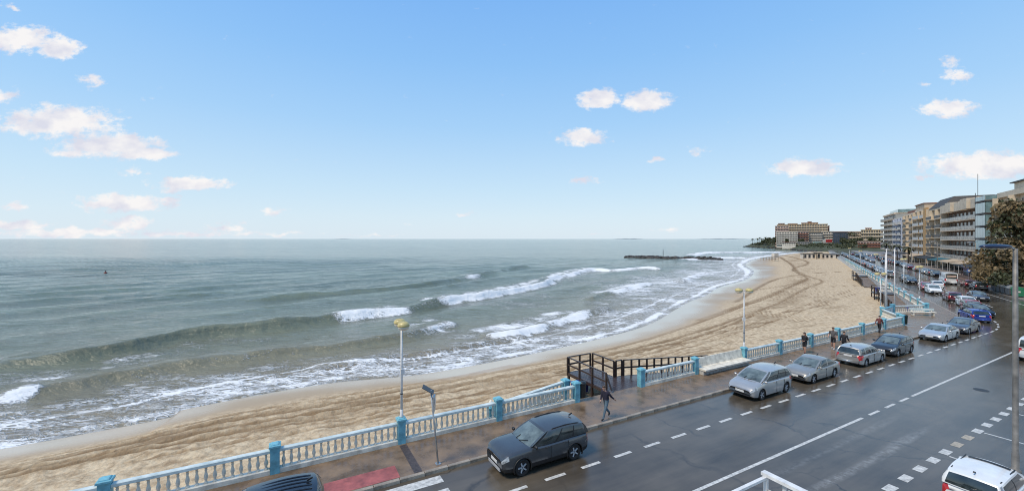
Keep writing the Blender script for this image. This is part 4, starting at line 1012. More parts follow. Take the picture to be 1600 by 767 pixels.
    for i in range(5):
        a = 2*math.pi*i/5; c, s_ = math.cos(a), math.sin(a)
        pts = [(c*r*.08-s_*r*.09, s_*r*.08+c*r*.09, .085),(c*r*.08+s_*r*.09, s_*r*.08-c*r*.09, .085),(c*r*.61+s_*r*.07, s_*r*.61-c*r*.07, .093),(c*r*.61-s_*r*.07, s_*r*.61+c*r*.07, .093)]
        low = [(p[0],p[1],.055) for p in pts]
        rm.add(pts+low, [(0,1,2,3),(1,0,4,5),(2,1,5,6),(3,2,6,7),(0,3,7,4)], 1)
    out['_rim'] = rm.mesh('rim', [M_rimd, M_rimd if kind == 'suv0' else M_rim])
    out['_axles'] = (xr, xf); out['_K'] = K
    _carcache[key] = out
    return out

def car(name, kind, pmat, label, loc, rot, group=None, detail=2, plate='', rails=False, ribs=False, cat='car', blind=False):
    ms = car_meshes(kind, pmat, blind); K = KINDS[kind]; L, W, H, r = K['L'], K['W'], K['H'], K['r']; hw = W/2
    t = thing(name, label, cat, loc, rot, group)
    names = {'body':'body','roof':'roof','sill':'underbody','lower_grille':'lower_grille','grille':'grille','windscreen':'windscreen','rear_window':'rear_window'}
    parts = {}
    for k, me in ms.items():
        if k.startswith('_'): continue
        nm = names.get(k) or ('headlight' if k.startswith('head') else 'tail_light' if k.startswith('tail') else 'side_window' if k.startswith('side') else 'pillar_trim' if k.startswith('pillar') else 'cladding' if k.startswith('clad') else 'door')
        parts[k] = inst(nm, me, t)
    for ax in ms['_axles']:
        for sd in (1, -1):
            w = inst('wheel', ms['_tyre'], t, (ax, sd*(hw-.125), r)); w.rotation_euler = (R(-90) if sd > 0 else R(90), 0, 0)
            inst('rim', ms['_rim'], w)
    if detail >= 1:
        zbelt = K['belt'][1]
        xm = -L/2+K['cab'][1]*L-.22
        for sd in (1, -1):
            m = MB(); m.blob((xm, sd*(hw*.93+.13), zbelt+.07), (.07,.11,.075), 3, 8, 6, .02); m.bar((xm,sd*(hw*.86),zbelt+.03),(xm,sd*(hw*.93+.06),zbelt+.05),.06,.04)
            m.build('mirror', pmat if pmat.name != 'paint_charcoal' else M_trim, t, True)
        zp = .42 if kind not in ('suv',) else .46
        a = MB().box(L/2-.012,L/2+.014,-.26,.26,zp,zp+.115).build('number_plate', M_plate, t)
        zr = .74 if kind in ('suv','mpv','hatch','wagon','city') else .62
        b = MB().box(-L/2-.014,-L/2+.012,-.26,.26,zr,zr+.115).build('number_plate', M_plate, t)
    if detail >= 2:
        for k in ('door_f1','door_f-1','door_r1','door_r-1'):
            if k in parts:
                sd = 1 if k.endswith('f1') or k.endswith('r1') else -1
                co = np.array([v.co for v in ms[k].vertices]); x0 = co[:,0].min(); 
                MB().cbox(x0+.06,x0+.26,sd*hw*.985-.012,sd*hw*.985+.03*sd+.012,K['belt'][0]-.16,K['belt'][0]-.125,.008).build('handle', pmat, parts[k])
                MB().box(x0-.006,x0+.006,sd*hw*.995-.012,sd*hw*.995+.010,K['cl']+.12,K['belt'][0]-.12).build('door_gap', M_trim, parts[k])
        MB().bar((-L/2+K['cab'][2]*L+.25,0,H-.01),(-L/2+K['cab'][2]*L+.08,0,H+.05),.035,.05).build('aerial', M_trim, t)
        for sd in (1,-1):
            zw = K['belt'][1]+.0; x0 = -L/2+K['cab'][1]*L+.03
            MB().bar((x0+.03,sd*.12-.1,zw+.05),(x0-.17,sd*.3+.22-.1,zw+.16),.02,.02).build('wiper', M_trim, t)
    if kind == 'suv' and detail >= 2:
        for ax in ms['_axles']:
            for sd in (1,-1):
                ra = r*1.16; pts = [(ax+ra*1.03*math.cos(a), sd*(hw-.012), r+ra*1.03*math.sin(a)) for a in np.linspace(R(-22), R(202), 15)]
                MB().tube(pts, .032, 6).build('arch_trim', M_trim, t, True)
        for sd in (1,-1):
            MB().cbox(L/2-.115,L/2-.03,sd*.70-.035,sd*.70+.035,.40,.68,.01).build('daytime_lamp', M_hl, t)
        MB().cbox(L/2-.05,L/2+.012,-.52,.52,.24,.36,.01).build('skid_plate', M_rim, t)
    if rails:
        for sd in (1,-1):
            x0, x1 = -L/2+K['cab'][2]*L+.15, -L/2+K['cab'][3]*L-.15; y = sd*hw*K['tw']*.93
            MB().tube([(x0,y,H-.14),(x0+.15,y,H-.075),((x0+x1)/2,y,H-.03),(x1-.15,y,H-.06),(x1,y,H-.12)],.022,6).build('roof_rail', M_trim, t, True)
    if ribs:
        for i in range(5):
            y = (i-2)*.21; x0, x1 = -L/2+K['cab'][2]*L+.12, -L/2+K['cab'][3]*L-.25
            n = 10; P = [(x0+(x1-x0)*j/n, y, H-.085*(2*j/n-1)**2*.8-.055*(y/(hw*K['tw']))**2+.004) for j in range(n+1)]
            MB().tube(P,.028,6).build('roof_rib', pmat, t, True)
    return t
PT = dict(charcoal=paint('charcoal',(.085,.09,.095),.5), silver=paint('silver',(.48,.47,.45),.5), champagne=paint('champagne',(.37,.345,.30),.5), silver2=paint('silver_grey',(.44,.43,.41),.5),
          black=paint('black',(.012,.013,.015),.2), navy=paint('navy',(.02,.025,.035),.4), darkgrey=paint('dark_grey',(.05,.055,.062),.5), blue=paint('blue',(.02,.055,.33),.4), red=paint('red',(.30,.022,.025),.1),
          white=paint('white',(.74,.75,.74),.0), wine=paint('wine',(.17,.02,.03),.3), palesilver=paint('pale_silver',(.52,.53,.53),.5), slate=paint('slate',(.11,.12,.135),.5), teal=paint('teal',(.05,.09,.13),.4))
KM = -1.18        # middle of the parking bay, from the kerb
def parked(kind, pt, sig, label, facing=-1, off=KM, name='parked_car', dr=0.0, **kw):
    return car(name, kind, PT[pt], label, RP(sig, off, .004), RH(sig)+(math.pi if facing < 0 else 0)+R(dr), **kw)
g1 = 'cars parked along the promenade kerb'
parked('suv','charcoal', 9.75, 'dark grey compact SUV with roof rails, nearest whole car at the kerb', rails=True, group=g1)
parked('mpv','navy', -.85, 'black car cut off by the bottom edge, only its ribbed roof in view', ribs=True, group=g1)
parked('mpv','silver', 26.2, 'bright silver tall hatchback parked in front of the white bench', group=g1)
parked('sedan','champagne', 32.3, 'champagne-grey saloon parked right behind the silver tall hatchback', group=g1)
parked('wagon','silver2', 39.6, 'silver hatchback with its red tail lamp and tailgate towards us', facing=1, group=g1)
parked('hatch','darkgrey', 45.1, 'dark grey hatchback parked nose to nose with the silver one, near the walkers', group=g1)
parked('coupe','palesilver', 55.4, 'pale silver low saloon with a big dark grille near the bend', group=g1)
parked('sedan','slate', 61.8, 'old dark saloon behind the pale silver one at the start of the bend', group=g1)
p = RP(70.9,-.9); parked('hatch','blue', 71.2, 'bright blue hatchback seen from behind at the bend', facing=1, off=-1.0, dr=12, group=g1)
parked('hatch','black', 75.9, 'black hatchback just beyond the blue car at the bend', off=-2.3, dr=8, group=g1)
parked('hatch','red', 80.0, 'red hatchback behind the black one, roof mostly hidden', off=-2.7, group=g1)
parked('hatch','white', 85.0, 'white hatchback fourth round the bend, after the red one', off=-3.3, facing=-1, group=g1)
parked('hatch','wine', 92.0, 'wine-red hatchback at the end of the first row round the bend', off=-3.2, facing=1, group=g1)
parked('mpv','white', 102.5, 'white car facing us alone opposite the food truck', off=-2.9, group=g1)
parked('hatch','red', 109.0, 'red car behind the lamp post on the far balustrade', off=-3.0, group=g1)
parked('sedan','white', 115.0, 'white saloon partly hidden behind the red car, beyond the bend', off=-5.5, facing=1, group=g1)
parked('hatch','darkgrey', 123, 'dark grey car parked beyond the red one, right of the flagpoles', off=-3.0, group=g1)
parked('sedan','black', 129, 'black car parked behind the dark grey one, right of the flagpoles', off=-3.0, group=g1)
g2 = 'vehicles on the town side of the road'
car('driven_car','sedan',PT['slate'],'dark saloon driving towards us past the white parked car', RP(95.5,-6.7,.004), TH2+math.pi, g2)
car('parked_car','hatch',PT['wine'],'dark red car parked on the town side near the grey containers', P2(121.0,-26.0,.004), TH2, g2)
car('parked_car','suv',PT['slate'],'grey-blue car parked just behind the row of containers', P2(115.4,-26.1,.004), TH2, g2)
# near side of the road
car('parked_car','city',PT['white'],'small white hatchback cut off by the bottom right corner', P1(22.4,4.95,.004), TH1, g2)
car('parked_car','hatch',PT['silver'],'silver car of which only a roof corner shows at the bottom edge', P1(15.35,5.0,.004), TH1, g2)
car('driven_van','van',PT['white'],'white van at the right edge driving away in the near lane', P1(53.0,8.75,.004), TH1, g2, cat='van')
_w = [o for o in bpy.data.objects if o.get('label') == 'small white hatchback cut off by the bottom right corner'][0]
_K = KINDS['city']; _mb = MB(); _n = 8
for i in range(_n):
    y0, y1 = -.52+1.04*i/_n, -.52+1.04*(i+1)/_n; zz = lambda y: _K['H']-.018-.055*(y/(.8*_K['tw']))**2+.012
    _mb.add([(.02,y0,zz(y0)),(.20,y0,zz(y0)-.012),(.20,y1,zz(y1)-.012),(.02,y1,zz(y1))],[(0,1,2,3)])
_mb.build('sunroof_slot', M_trim, _w)
for sd in (1,-1): MB().bar((-1.35,sd*.585,1.405),(.2,sd*.60,1.452),.03,.03).build('roof_gutter', M_trim, _w)
# flatbed truck with a white tubular load rack, mostly below the frame
M_tw = pm('truck_white_steel', (.70,.70,.68), .45, var=.14, scale=3); M_tg = pm('truck_grey_board', (.40,.39,.36), .6, var=.25, scale=4)
t = thing('flatbed_truck', 'white flatbed truck with square load rack, only a corner at the bottom edge', 'truck', P1(11.15,6.4,0), TH1, g2)
MB().cbox(-2.6,1.8,-1.0,1.0,.85,.97,.02).build('load_bed', M_tg, t)
for y in (-1.0,1.0):
    MB().box(-2.6,1.8,y-.03,y+.03,.98,1.4).build('side_board', M_tw, t)
    for x in (-2.5,-.4,1.72): MB().box(x-.05,x+.05,y-.05,y+.05,1.0,2.30).build('rack_post', M_tw, t)
    MB().box(-2.6,1.72,y-.05,y+.05,2.303,2.38).build('rack_rail', M_tw, t)
MB().box(1.66,1.86,-1.12,1.12,2.383,2.48).build('rack_beam', M_tw, t)
MB().box(1.70,1.76,-.95,.95,1.0,2.0).build('headboard', M_tg, t)
for y in (-.5,0,.5): MB().box(1.77,1.83,y-.05,y+.05,1.0,2.38).build('headboard_post', M_tw, t)
MB().box(1.95,3.0,-.9,.9,.6,1.15).build('cab_lower', M_tw, t)
mb = MB(); mb.add([(1.95,-.88,1.152),(3.0,-.88,1.152),(3.0,.88,1.152),(1.95,.88,1.152),(2.0,-.78,1.75),(2.6,-.78,1.75),(2.6,.78,1.75),(2.0,.78,1.75)],[(4,5,6,7),(0,1,5,4),(1,2,6,5),(2,3,7,6),(3,0,4,7)]); mb.build('cab_glass', M_glass, t)
MB().box(2.0,2.6,-.8,.8,1.752,1.80).build('cab_roof', M_tw, t)
for x in (-1.6,2.5):
    for y in (-.85,.85):
        w = MB().lathe([(.2,-.1),(.33,-.11),(.36,-.08),(.36,.08),(.33,.11),(.2,.1)],16).build('wheel', M_tyre, t, loc=(x,y,.36)); w.rotation_euler = (R(90),0,0)
MB().box(-2.5,2.9,-.4,.4,.45,.84).build('chassis', M_trim, t)
# ================================================================== PEOPLE
def person(label, loc, heading, cols, J, hair='short', h=1.75, sleeves=True, shorts=False, pack=None):
    """one continuous skinned body; J gives the joints that leave the standing pose"""
    k = h/1.75
    base = dict(pelvis=(0,0,.95), spine=(0,0,1.13), chest=(.01,0,1.34), neck=(.02,0,1.50), head0=(.03,0,1.58), head1=(.045,0,1.67), head2=(.035,0,1.735),
        hipL=(0,.09,.90), kneeL=(.02,.10,.50), ankL=(0,.10,.09), toeL=(.16,.11,.045), hipR=(0,-.09,.90), kneeR=(.02,-.10,.50), ankR=(0,-.10,.09), toeR=(.16,-.11,.045),
        shL=(.0,.18,1.43), elL=(-.03,.25,1.15), wrL=(.05,.26,.90), shR=(.0,-.18,1.43), elR=(-.03,-.25,1.15), wrR=(.05,-.26,.90))
    base.update(J); names = list(base); idx = {n: i for i, n in enumerate(names)}
    rad = dict(pelvis=(.175,.135), spine=(.165,.125), chest=(.195,.14), neck=(.058,.058), head0=(.07,.075), head1=(.082,.10), head2=(.055,.065), hipL=(.11,.11), kneeL=(.075,.075), ankL=(.055,.055), toeL=(.035,.03),
               hipR=(.11,.11), kneeR=(.075,.075), ankR=(.055,.055), toeR=(.035,.03), shL=(.08,.08), elL=(.058,.058), wrL=(.038,.038), shR=(.08,.08), elR=(.058,.058), wrR=(.038,.038))
    E = [('pelvis','spine'),('spine','chest'),('chest','neck'),('neck','head0'),('head0','head1'),('head1','head2')]
    for s in 'LR': E += [('pelvis','hip'+s),('hip'+s,'knee'+s),('knee'+s,'ank'+s),('ank'+s,'toe'+s),('chest','sh'+s),('sh'+s,'el'+s),('el'+s,'wr'+s)]
    me = bpy.data.meshes.new('skeleton'); me.from_pydata([tuple(c*k for c in base[n]) for n in names], [(idx[a], idx[b]) for a, b in E], [])
    o = bpy.data.objects.new('skeleton', me); COL.objects.link(o)
    sk = o.modifiers.new('skin', 'SKIN'); sk.use_smooth_shade = True
    sv = me.skin_vertices[0].data if me.skin_vertices else None
    if sv is None: me.attributes.new  # pragma: no cover
    for n in names: sv[idx[n]].radius = tuple(r*k for r in rad[n]); sv[idx[n]].use_root = (n == 'pelvis')
    sb = o.modifiers.new('sub', 'SUBSURF'); sb.levels = 1; sb.render_levels = 1
    dg = bpy.context.evaluated_depsgraph_get(); body = bpy.data.meshes.new_from_object(o.evaluated_get(dg)); bpy.data.objects.remove(o)
    # materials by nearest bone; 0 skin 1 top 2 trousers 3 shoes
    bones = []
    for a, b in E:
        z = 1
        if a in ('neck','head0','head1'): z = 0
        elif a == 'pelvis' and b.startswith('hip') or a.startswith('hip'): z = 2
        elif a.startswith('knee'): z = 0 if shorts else 2
        elif a.startswith('ank'): z = 3
        elif a.startswith('el'): z = 1 if sleeves else 0
        bones.append((Vector(base[a])*k, Vector(base[b])*k, z, a))
    verts = [v.co.copy() for v in body.vertices]; V = [tuple(v) for v in verts]; F = [tuple(p.vertices) for p in body.polygons]; MI = []
    for p in body.polygons:
        c = p.center; bd = 1e9; z = 1
        for a, b, zz, nm in bones:
            d = b-a; t = max(0, min(1, (c-a).dot(d)/d.length_squared)); q = (c-(a+d*t)).length
            if q < bd:
                bd = q; z = zz
                if nm.startswith('hip') and shorts and t > .92: z = 0
                if nm == 'pelvis' and zz == 1 and c.z < .93*k: z = 2
                if nm.startswith('knee') and t > .93: z = 3
        MI.append(z)
    mb = MB(); mb.v = V; mb.f = F; mb.m = MI
    for s, sg in (('L',1),('R',-1)):          # hands: palm and five fingers, slightly curled
        w = Vector(base['wr'+s])*k; e = Vector(base['el'+s])*k; d = (w-e).normalized(); side = Vector((d.z, 0, -d.x)); side = side.normalized() if side.length > .1 else Vector((1,0,0)); n = d.cross(side)
        mb.tube([w-d*.02*k, w+d*.04*k, w+d*.085*k], [.028*k,.038*k,.034*k], 6, 0)
        for i in range(4):
            b0 = w+d*.08*k+side*(i-1.5)*.017*k; ln = (.06,.07,.068,.052)[i]*k
            mb.tube([b0, b0+d*ln*.55+n*.008*sg, b0+d*ln+n*.024*sg], [.0095*k,.0088*k,.007*k], 5, 0)
        b0 = w+d*.035*k+side*.032*k; mb.tube([b0, b0+d*.03*k+side*.025*k, b0+d*.058*k+side*.03*k], [.011*k,.01*k,.008*k], 5, 0)
    hd = Vector(base['head1'])*k
    mb.blob(hd+Vector((.098,0,-.012))*k, (.018*k,.012*k,.022*k), 1, 6, 4, 0, 0)
    for sg in (1,-1): mb.blob(hd+Vector((0,.082*sg,-.01))*k, (.02*k,.012*k,.03*k), 2, 6, 4, 0, 0); mb.blob(hd+Vector((.082,.032*sg,.02))*k, (.012*k,.014*k,.008*k), 2, 6, 4, 0, 4)
    mb.blob(hd+Vector((.082,0,-.055))*k, (.012*k,.026*k,.007*k), 2, 6, 4, 0, 5)
    t = tag(mb.build('person', cols[:4]+[pm('eye_dark',(.03,.025,.02),.3), pm('lips',(.35,.14,.11),.5)], None, True, loc, heading), label, 'person')
    hm = MB()
    if hair == 'short': hm.blob(tuple(hd+Vector((-.016,0,.045))*k), (.098*k,.088*k,.072*k), 5, 10, 7, .05)
    elif hair == 'long':
        hm.blob(tuple(hd+Vector((-.022,0,.04))*k), (.102*k,.094*k,.085*k), 5, 10, 7, .05); hm.blob(tuple(hd+Vector((-.07,0,-.09))*k), (.055*k,.085*k,.16*k), 6, 9, 7, .06)
    elif hair == 'cap':
        hm.blob(tuple(hd+Vector((-.005,0,.05))*k), (.105*k,.092*k,.065*k), 5, 10, 7, .02); hm.add([tuple(hd+Vector(c)*k) for c in ((.07,-.07,.045),(.18,-.05,.03),(.18,.05,.03),(.07,.07,.045),(.07,-.07,.055),(.18,-.05,.04),(.18,.05,.04),(.07,.07,.055))], [(0,3,2,1),(4,5,6,7),(0,1,5,4),(1,2,6,5),(2,3,7,6),(3,0,4,7)])
    hm.build('cap' if hair == 'cap' else 'hair', cols[4], t, True)
    return t
M_skin = pm('skin', (.48,.28,.20), .5, var=.08); M_hair = pm('dark_hair', (.025,.018,.014), .5, var=.2); M_hairb = pm('brown_hair', (.06,.035,.022), .5, var=.2)
M_navy = pm('navy_jacket_cloth', (.018,.016,.035), .8, var=.25, scale=14, bump=.3); M_jean = pm('blue_jeans', (.09,.14,.18), .8, var=.2, scale=18); M_shoe = pm('black_shoes', (.012,.012,.012), .5)
M_blk = pm('black_cloth', (.014,.014,.018), .8, var=.25, scale=12); M_grey = pm('grey_brown_shirt', (.11,.10,.10), .8, var=.3, scale=4); M_red = pm('rust_red_jacket', (.14,.04,.035), .8, var=.25, scale=9); M_wshoe = pm('white_trainers', (.6,.6,.58), .5); M_rshoe = pm('dark_red_trainers', (.11,.03,.03), .6)
stride = dict(hipL=(.03,.09,.90), kneeL=(.20,.10,.52), ankL=(.33,.09,.10), toeL=(.49,.10,.06), hipR=(-.02,-.09,.90), kneeR=(-.10,-.10,.50), ankR=(-.38,-.09,.20), toeR=(-.30,-.10,.06), elL=(-.14,.23,1.17), wrL=(-.20,.24,.92), elR=(.06,-.23,1.16), wrR=(.20,-.21,.95))
p = G(947, 654, .13); man = dict(stride); man.update(pelvis=(0,0,.93), spine=(.03,0,1.12), chest=(.07,0,1.33), neck=(.11,0,1.49), head0=(.14,0,1.56), head1=(.17,0,1.65), head2=(.165,0,1.71), shL=(.06,.19,1.42), shR=(.06,-.19,1.42), elL=(-.12,.24,1.19), wrL=(-.33,.26,1.02), elR=(.10,-.22,1.15), wrR=(.24,-.16,.97))
person('man striding past the deck in a navy jacket, jeans and dark shoes', p, TH1+math.pi+R(8), [M_skin, M_navy, M_jean, M_shoe, M_hairb], man, 'short', 1.78)
walk2 = dict(kneeL=(.10,.10,.50), ankL=(.10,.10,.09), toeL=(.26,.11,.045), kneeR=(.06,-.09,.50), ankR=(-.17,-.10,.14), toeR=(-.06,-.11,.05), elL=(-.04,.25,1.17), wrL=(.18,.10,1.08), elR=(-.05,-.25,1.17), wrR=(.17,-.10,1.07))
p = G(1257.5, 551.5, .13); person('long-haired walker in dark jacket and knee-length black shorts, hands together', p, TH1+math.pi-R(8), [M_skin, M_blk, M_blk, M_rshoe, M_hair], walk2, 'long', 1.70, shorts=True)
p = G(1302, 545.5, .13); walk3 = dict(kneeL=(.12,.10,.51), ankL=(.16,.10,.10), toeL=(.32,.11,.06), kneeR=(.0,-.10,.50), ankR=(-.18,-.10,.13), toeR=(-.06,-.11,.05), elR=(.0,-.28,1.17), wrR=(.17,-.30,1.0))
person('tall walker in grey-brown shirt, black shorts and white trainers', p, TH1+math.pi+R(10), [M_skin, M_grey, M_blk, M_wshoe, M_hairb], walk3, 'short', 1.86, sleeves=False, shorts=True)
p = P1(41.0, 17.15, .13); person('person in a black jacket half hidden behind the silver hatchback', p, TH1, [M_skin, M_blk, M_blk, M_shoe, M_hair], walk3, 'short', 1.72)
p = G(1374, 520.5, .13); person('figure in a rust-red jacket by the balustrade near the flagpoles', p, TH1, [M_skin, M_red, M_blk, M_shoe, M_hair], stride, 'short', 1.74)
for i, (s2, tt, lab) in enumerate(((150,-14.2,'dark figure far along the far balustrade, nearer one'),(171,-14.5,'dark figure farthest along the far balustrade'))):
    person(lab, P2(s2,tt,.13), TH2, [M_skin, M_blk, M_blk, M_shoe, M_hair], walk3, 'short', 1.74)
# ================================================================== TOWN, HEADLAND, TREES
def facade_mat(n, c, **k): return pm('render_'+n, c, .75, var=.12, scale=.5, bump=.15, bscale=3, **k)
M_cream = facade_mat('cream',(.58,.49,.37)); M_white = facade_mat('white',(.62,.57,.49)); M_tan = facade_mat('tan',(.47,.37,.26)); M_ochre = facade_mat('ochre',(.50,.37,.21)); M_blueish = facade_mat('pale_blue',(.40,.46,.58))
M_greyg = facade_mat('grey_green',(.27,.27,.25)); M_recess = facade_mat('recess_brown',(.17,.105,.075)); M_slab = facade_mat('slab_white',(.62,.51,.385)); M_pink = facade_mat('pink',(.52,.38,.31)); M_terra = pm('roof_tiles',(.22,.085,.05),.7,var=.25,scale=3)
M_roofd = pm('dark_roof',(.06,.055,.05),.7,var=.3); M_tealglass = pm('teal_glass',(.16,.25,.26),.08,var=.25,scale=.6,coat=.4); M_railglass = pm('rail_glass',(.38,.335,.28),.3,var=.35,scale=.7); M_win = pm('window_glass',(.03,.035,.04),.08,var=.4,scale=.8,coat=.3)
M_railw = pm('white_rail',(.55,.53,.50),.5,var=.15); M_raild = pm('dark_rail',(.07,.055,.045),.5,var=.2); M_frame = pm('window_frame',(.5,.48,.45),.5)
FAC = -36.8
def winmesh(w, h): 
    mb = MB(); mb.box(-w/2,w/2,-.06,.03,0,h,0); mb.box(-w/2-.06,w/2+.06,.032,.07,-.06,.0,1); mb.box(-w/2-.06,w/2+.06,.032,.07,h,h+.06,1); mb.box(-w/2-.06,-w/2,.032,.07,0,h,1); mb.box(w/2,w/2+.06,.032,.07,0,h,1); mb.box(-.03,.03,.032,.06,0,h,1)
    return mb.mesh('window', [M_win, M_frame])
WM = winmesh(1.9, 2.1); WS = winmesh(1.2, 1.3)
def apartment(label, s0, s1, H, wall, slab, rail, floors, bays, gf=3.3, recess=1.5, depth=16, rail_h=1.0, solid=False, piers=True, pier_mat=None, parapet=1.1, rounded=False, bal=None, rot=0.0):
    W = s1-s0; t = thing('apartment_block', label, 'building', P2(s0, FAC, .1), TH2, 'seafront apartment blocks')
    fh = (H-gf-parapet)/floors
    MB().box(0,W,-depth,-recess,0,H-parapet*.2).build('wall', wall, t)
    MB().box(-.0,W,-recess+.003,-recess+.15,0,gf-.3).build('shop_front', M_win, t)
    bw = W/bays; pm_ = pier_mat or wall
    if piers:
        for i in range(bays+1):
            if i % 2 and bays > 3: continue
            x = min(max(i*bw, .25), W-.25); MB().box(x-.22,x+.22,-recess+.003,-.05,0,H-parapet).build('pier', pm_, t)
    for f in range(floors):
        z = gf+f*fh
        n = bal or [(0.02, W-.02)]
        for (a, b) in n:
            if rounded:
                k = 8; poly = [(a,-recess+.01)] + [(a+(b-a)*i/k, .0+1.1*math.sin(math.pi*i/k)**.6) for i in range(k+1)] + [(b,-recess+.01)]
                poly = list(reversed(poly))
                MB().prism(poly, z-.28, z).build('balcony_slab', slab, t)
                mb = MB(); q = [(a+(b-a)*i/k, .0+1.05*math.sin(math.pi*i/k)**.6) for i in range(k+1)]
                for u, v in zip(q[:-1], q[1:]): mb.bar((*u,z+.5),(*v,z+.5),.07,rail_h)
                mb.build('balcony_parapet', rail, t)
            else:
                MB().cbox(a,b,-recess+.01,.25,z-.28,z,.02).build('balcony_slab', slab, t)
                m = max(1, round((b-a)/3.4)); pw = (b-a)/m
                for i in range(m):
                    MB().box(a+i*pw+.04,a+(i+1)*pw-.04,.15,.21,z+.06,z+rail_h).build('rail_panel', rail, t)
                MB().box(a,b,.12,.24,z+rail_h+.003,z+rail_h+.06).build('handrail', M_railw, t)
        for i in range(bays): 
            x = (i+.5)*bw
            inst('window', WM, t, (x+random.uniform(-.3,.3), -recess+.05, z+.15), 0, (min(1.0,bw/2.6),1,1))
    MB().box(0,W,-depth,-recess*.5,H-parapet,H).build('parapet', slab, t)
    return t
B2 = apartment('white block with five long balconies, right of the tan one', 160.4, 201, 20.3, M_recess, M_slab, M_railglass, 5, 10, gf=3.4, recess=2.0, piers=False, parapet=2.3)  # brown wall colour stands in for shade inside the balcony recesses
for i in range(5): MB().cbox(i*8.2, i*8.2+7.4-(i%2)*1.2, -1.02, .3+(i%2)*.6, 17.9, 20.5+.35*(i%2), .03).build('parapet_box', M_cream, B2)
MB().box(20,40,-12,-4,20.31,22.0).build('penthouse', M_slab, B2)
B1 = apartment('cream corner block with glazed bay, half hidden by the brown tree', 112, 152.5, 20.6, M_cream, M_cream, M_railglass, 5, 8, gf=3.6, recess=1.8, parapet=1.2)
MB().box(4,36,-13,-2.5,20.605,22.5).build('penthouse', M_cream, B1); MB().box(3.4,36.6,-13.5,-1.9,22.503,22.75).build('penthouse_roof', M_roofd, B1)
for x, h in ((38.5,23.6),(34,23.9),(27,23.9)): MB().box(x-.5,x+.5,-6,-5,20.6,h).build('chimney', M_cream, B1); MB().box(x-.65,x+.65,-6.15,-4.85,h+.003,h+.4).build('chimney_cap', M_roofd, B1)
MB().cbox(6,22,-2.4,-.3,21.9,22.4,.05).build('terrace_canopy', M_slab, B1)
t = thing('glazed_bay_tower', 'tower of teal glazed balconies at the corner between cream and white blocks', 'building', P2(152.7,FAC,.1), TH2)
MB().box(0,7.5,-14,-2.2,0,20.8).build('wall', M_greyg, t)
for f in range(6):
    z = 3.4+f*3.15
    MB().cbox(0,7.4,-2.19,1.2,z-.35,z,.03).build('balcony_slab', M_roofd, t)
    for i in range(4):
        MB().box(.1+i*1.83,.1+i*1.83+1.75,1.02,1.08,z+.04,z+(2.6 if f < 5 else 1.1)).build('glass_panel', M_tealglass, t)
    MB().box(.05,.11,-2.0,.98,z+.04,z+(2.6 if f < 5 else 1.1)).build('glass_panel', M_tealglass, t)
MB().box(7.42,7.50,1.0,1.12,0,21.5).build('corner_post', M_roofd, t)
MB().tube([(7.5,.6,20.8),(7.5,.6,26.5)],.06,6).build('roof_mast', M_roofd, t)
B3 = apartment('tan block with stacked balconies and a dark mansard roof', 201.2, 223, 20.6, M_tan, M_cream, M_raild, 5, 5, pier_mat=M_cream, bal=[(0.3,8.5),(13,21.5)], parapet=.6)
mb = MB(); mb.add([(0,-16,20.61),(21.8,-16,20.61),(21.8,-.6,20.61),(0,-.6,20.61),(2,-13,24.0),(20,-13,24.0),(20,-3.6,24.0),(2,-3.6,24.0)],[(4,5,6,7),(0,1,5,4),(1,2,6,5),(2,3,7,6),(3,0,4,7)]); mb.build('mansard_roof', M_roofd, B3)
B4 = apartment('narrow ochre and cream block in the middle of the seafront row', 223.2, 249, 21.6, M_cream, M_slab, M_railw, 6, 6, pier_mat=M_cream, bal=[(4.4,11),(13,25)], parapet=.8)
MB().box(.1,4.2,-1.4,.1,3.3,21.5).build('stair_tower', facade_mat('orange',(.48,.29,.12)), B4); MB().box(9,25.5,-10,-1,21.61,23.6).build('penthouse', M_tan, B4); MB().box(8.7,25.8,-10.3,-.7,23.603,23.9).build('penthouse_roof', M_terra, B4)
B5 = apartment('cream block with dark stacked balconies and a red-brown roof edge', 249.2, 277, 21.0, M_cream, M_slab, M_raild, 6, 7, pier_mat=M_cream, bal=[(1,7),(15,23)], parapet=.7)
MB().box(4,22,-11,-1.6,21.01,22.4).build('penthouse', M_terra, B5)
B6 = apartment('slim pale blue and white block second from the far end of the row', 277.2, 302, 20.4, M_blueish, M_white, M_white, 6, 6, pier_mat=M_blueish, bal=[(.5,10),(14,24)], parapet=.7)
B7 = apartment('grey-green block with rounded balconies at the far end of the row', 302.2, 344, 23.6, M_greyg, M_slab, facade_mat('balcony_grey',(.34,.33,.30)), 7, 8, recess=1.2, rounded=True, bal=[(.5,12),(14,26),(28,41)], piers=False, parapet=.8)
MB().box(6,34,-11,-3,23.61,25.6).build('penthouse', M_tealglass, B7)
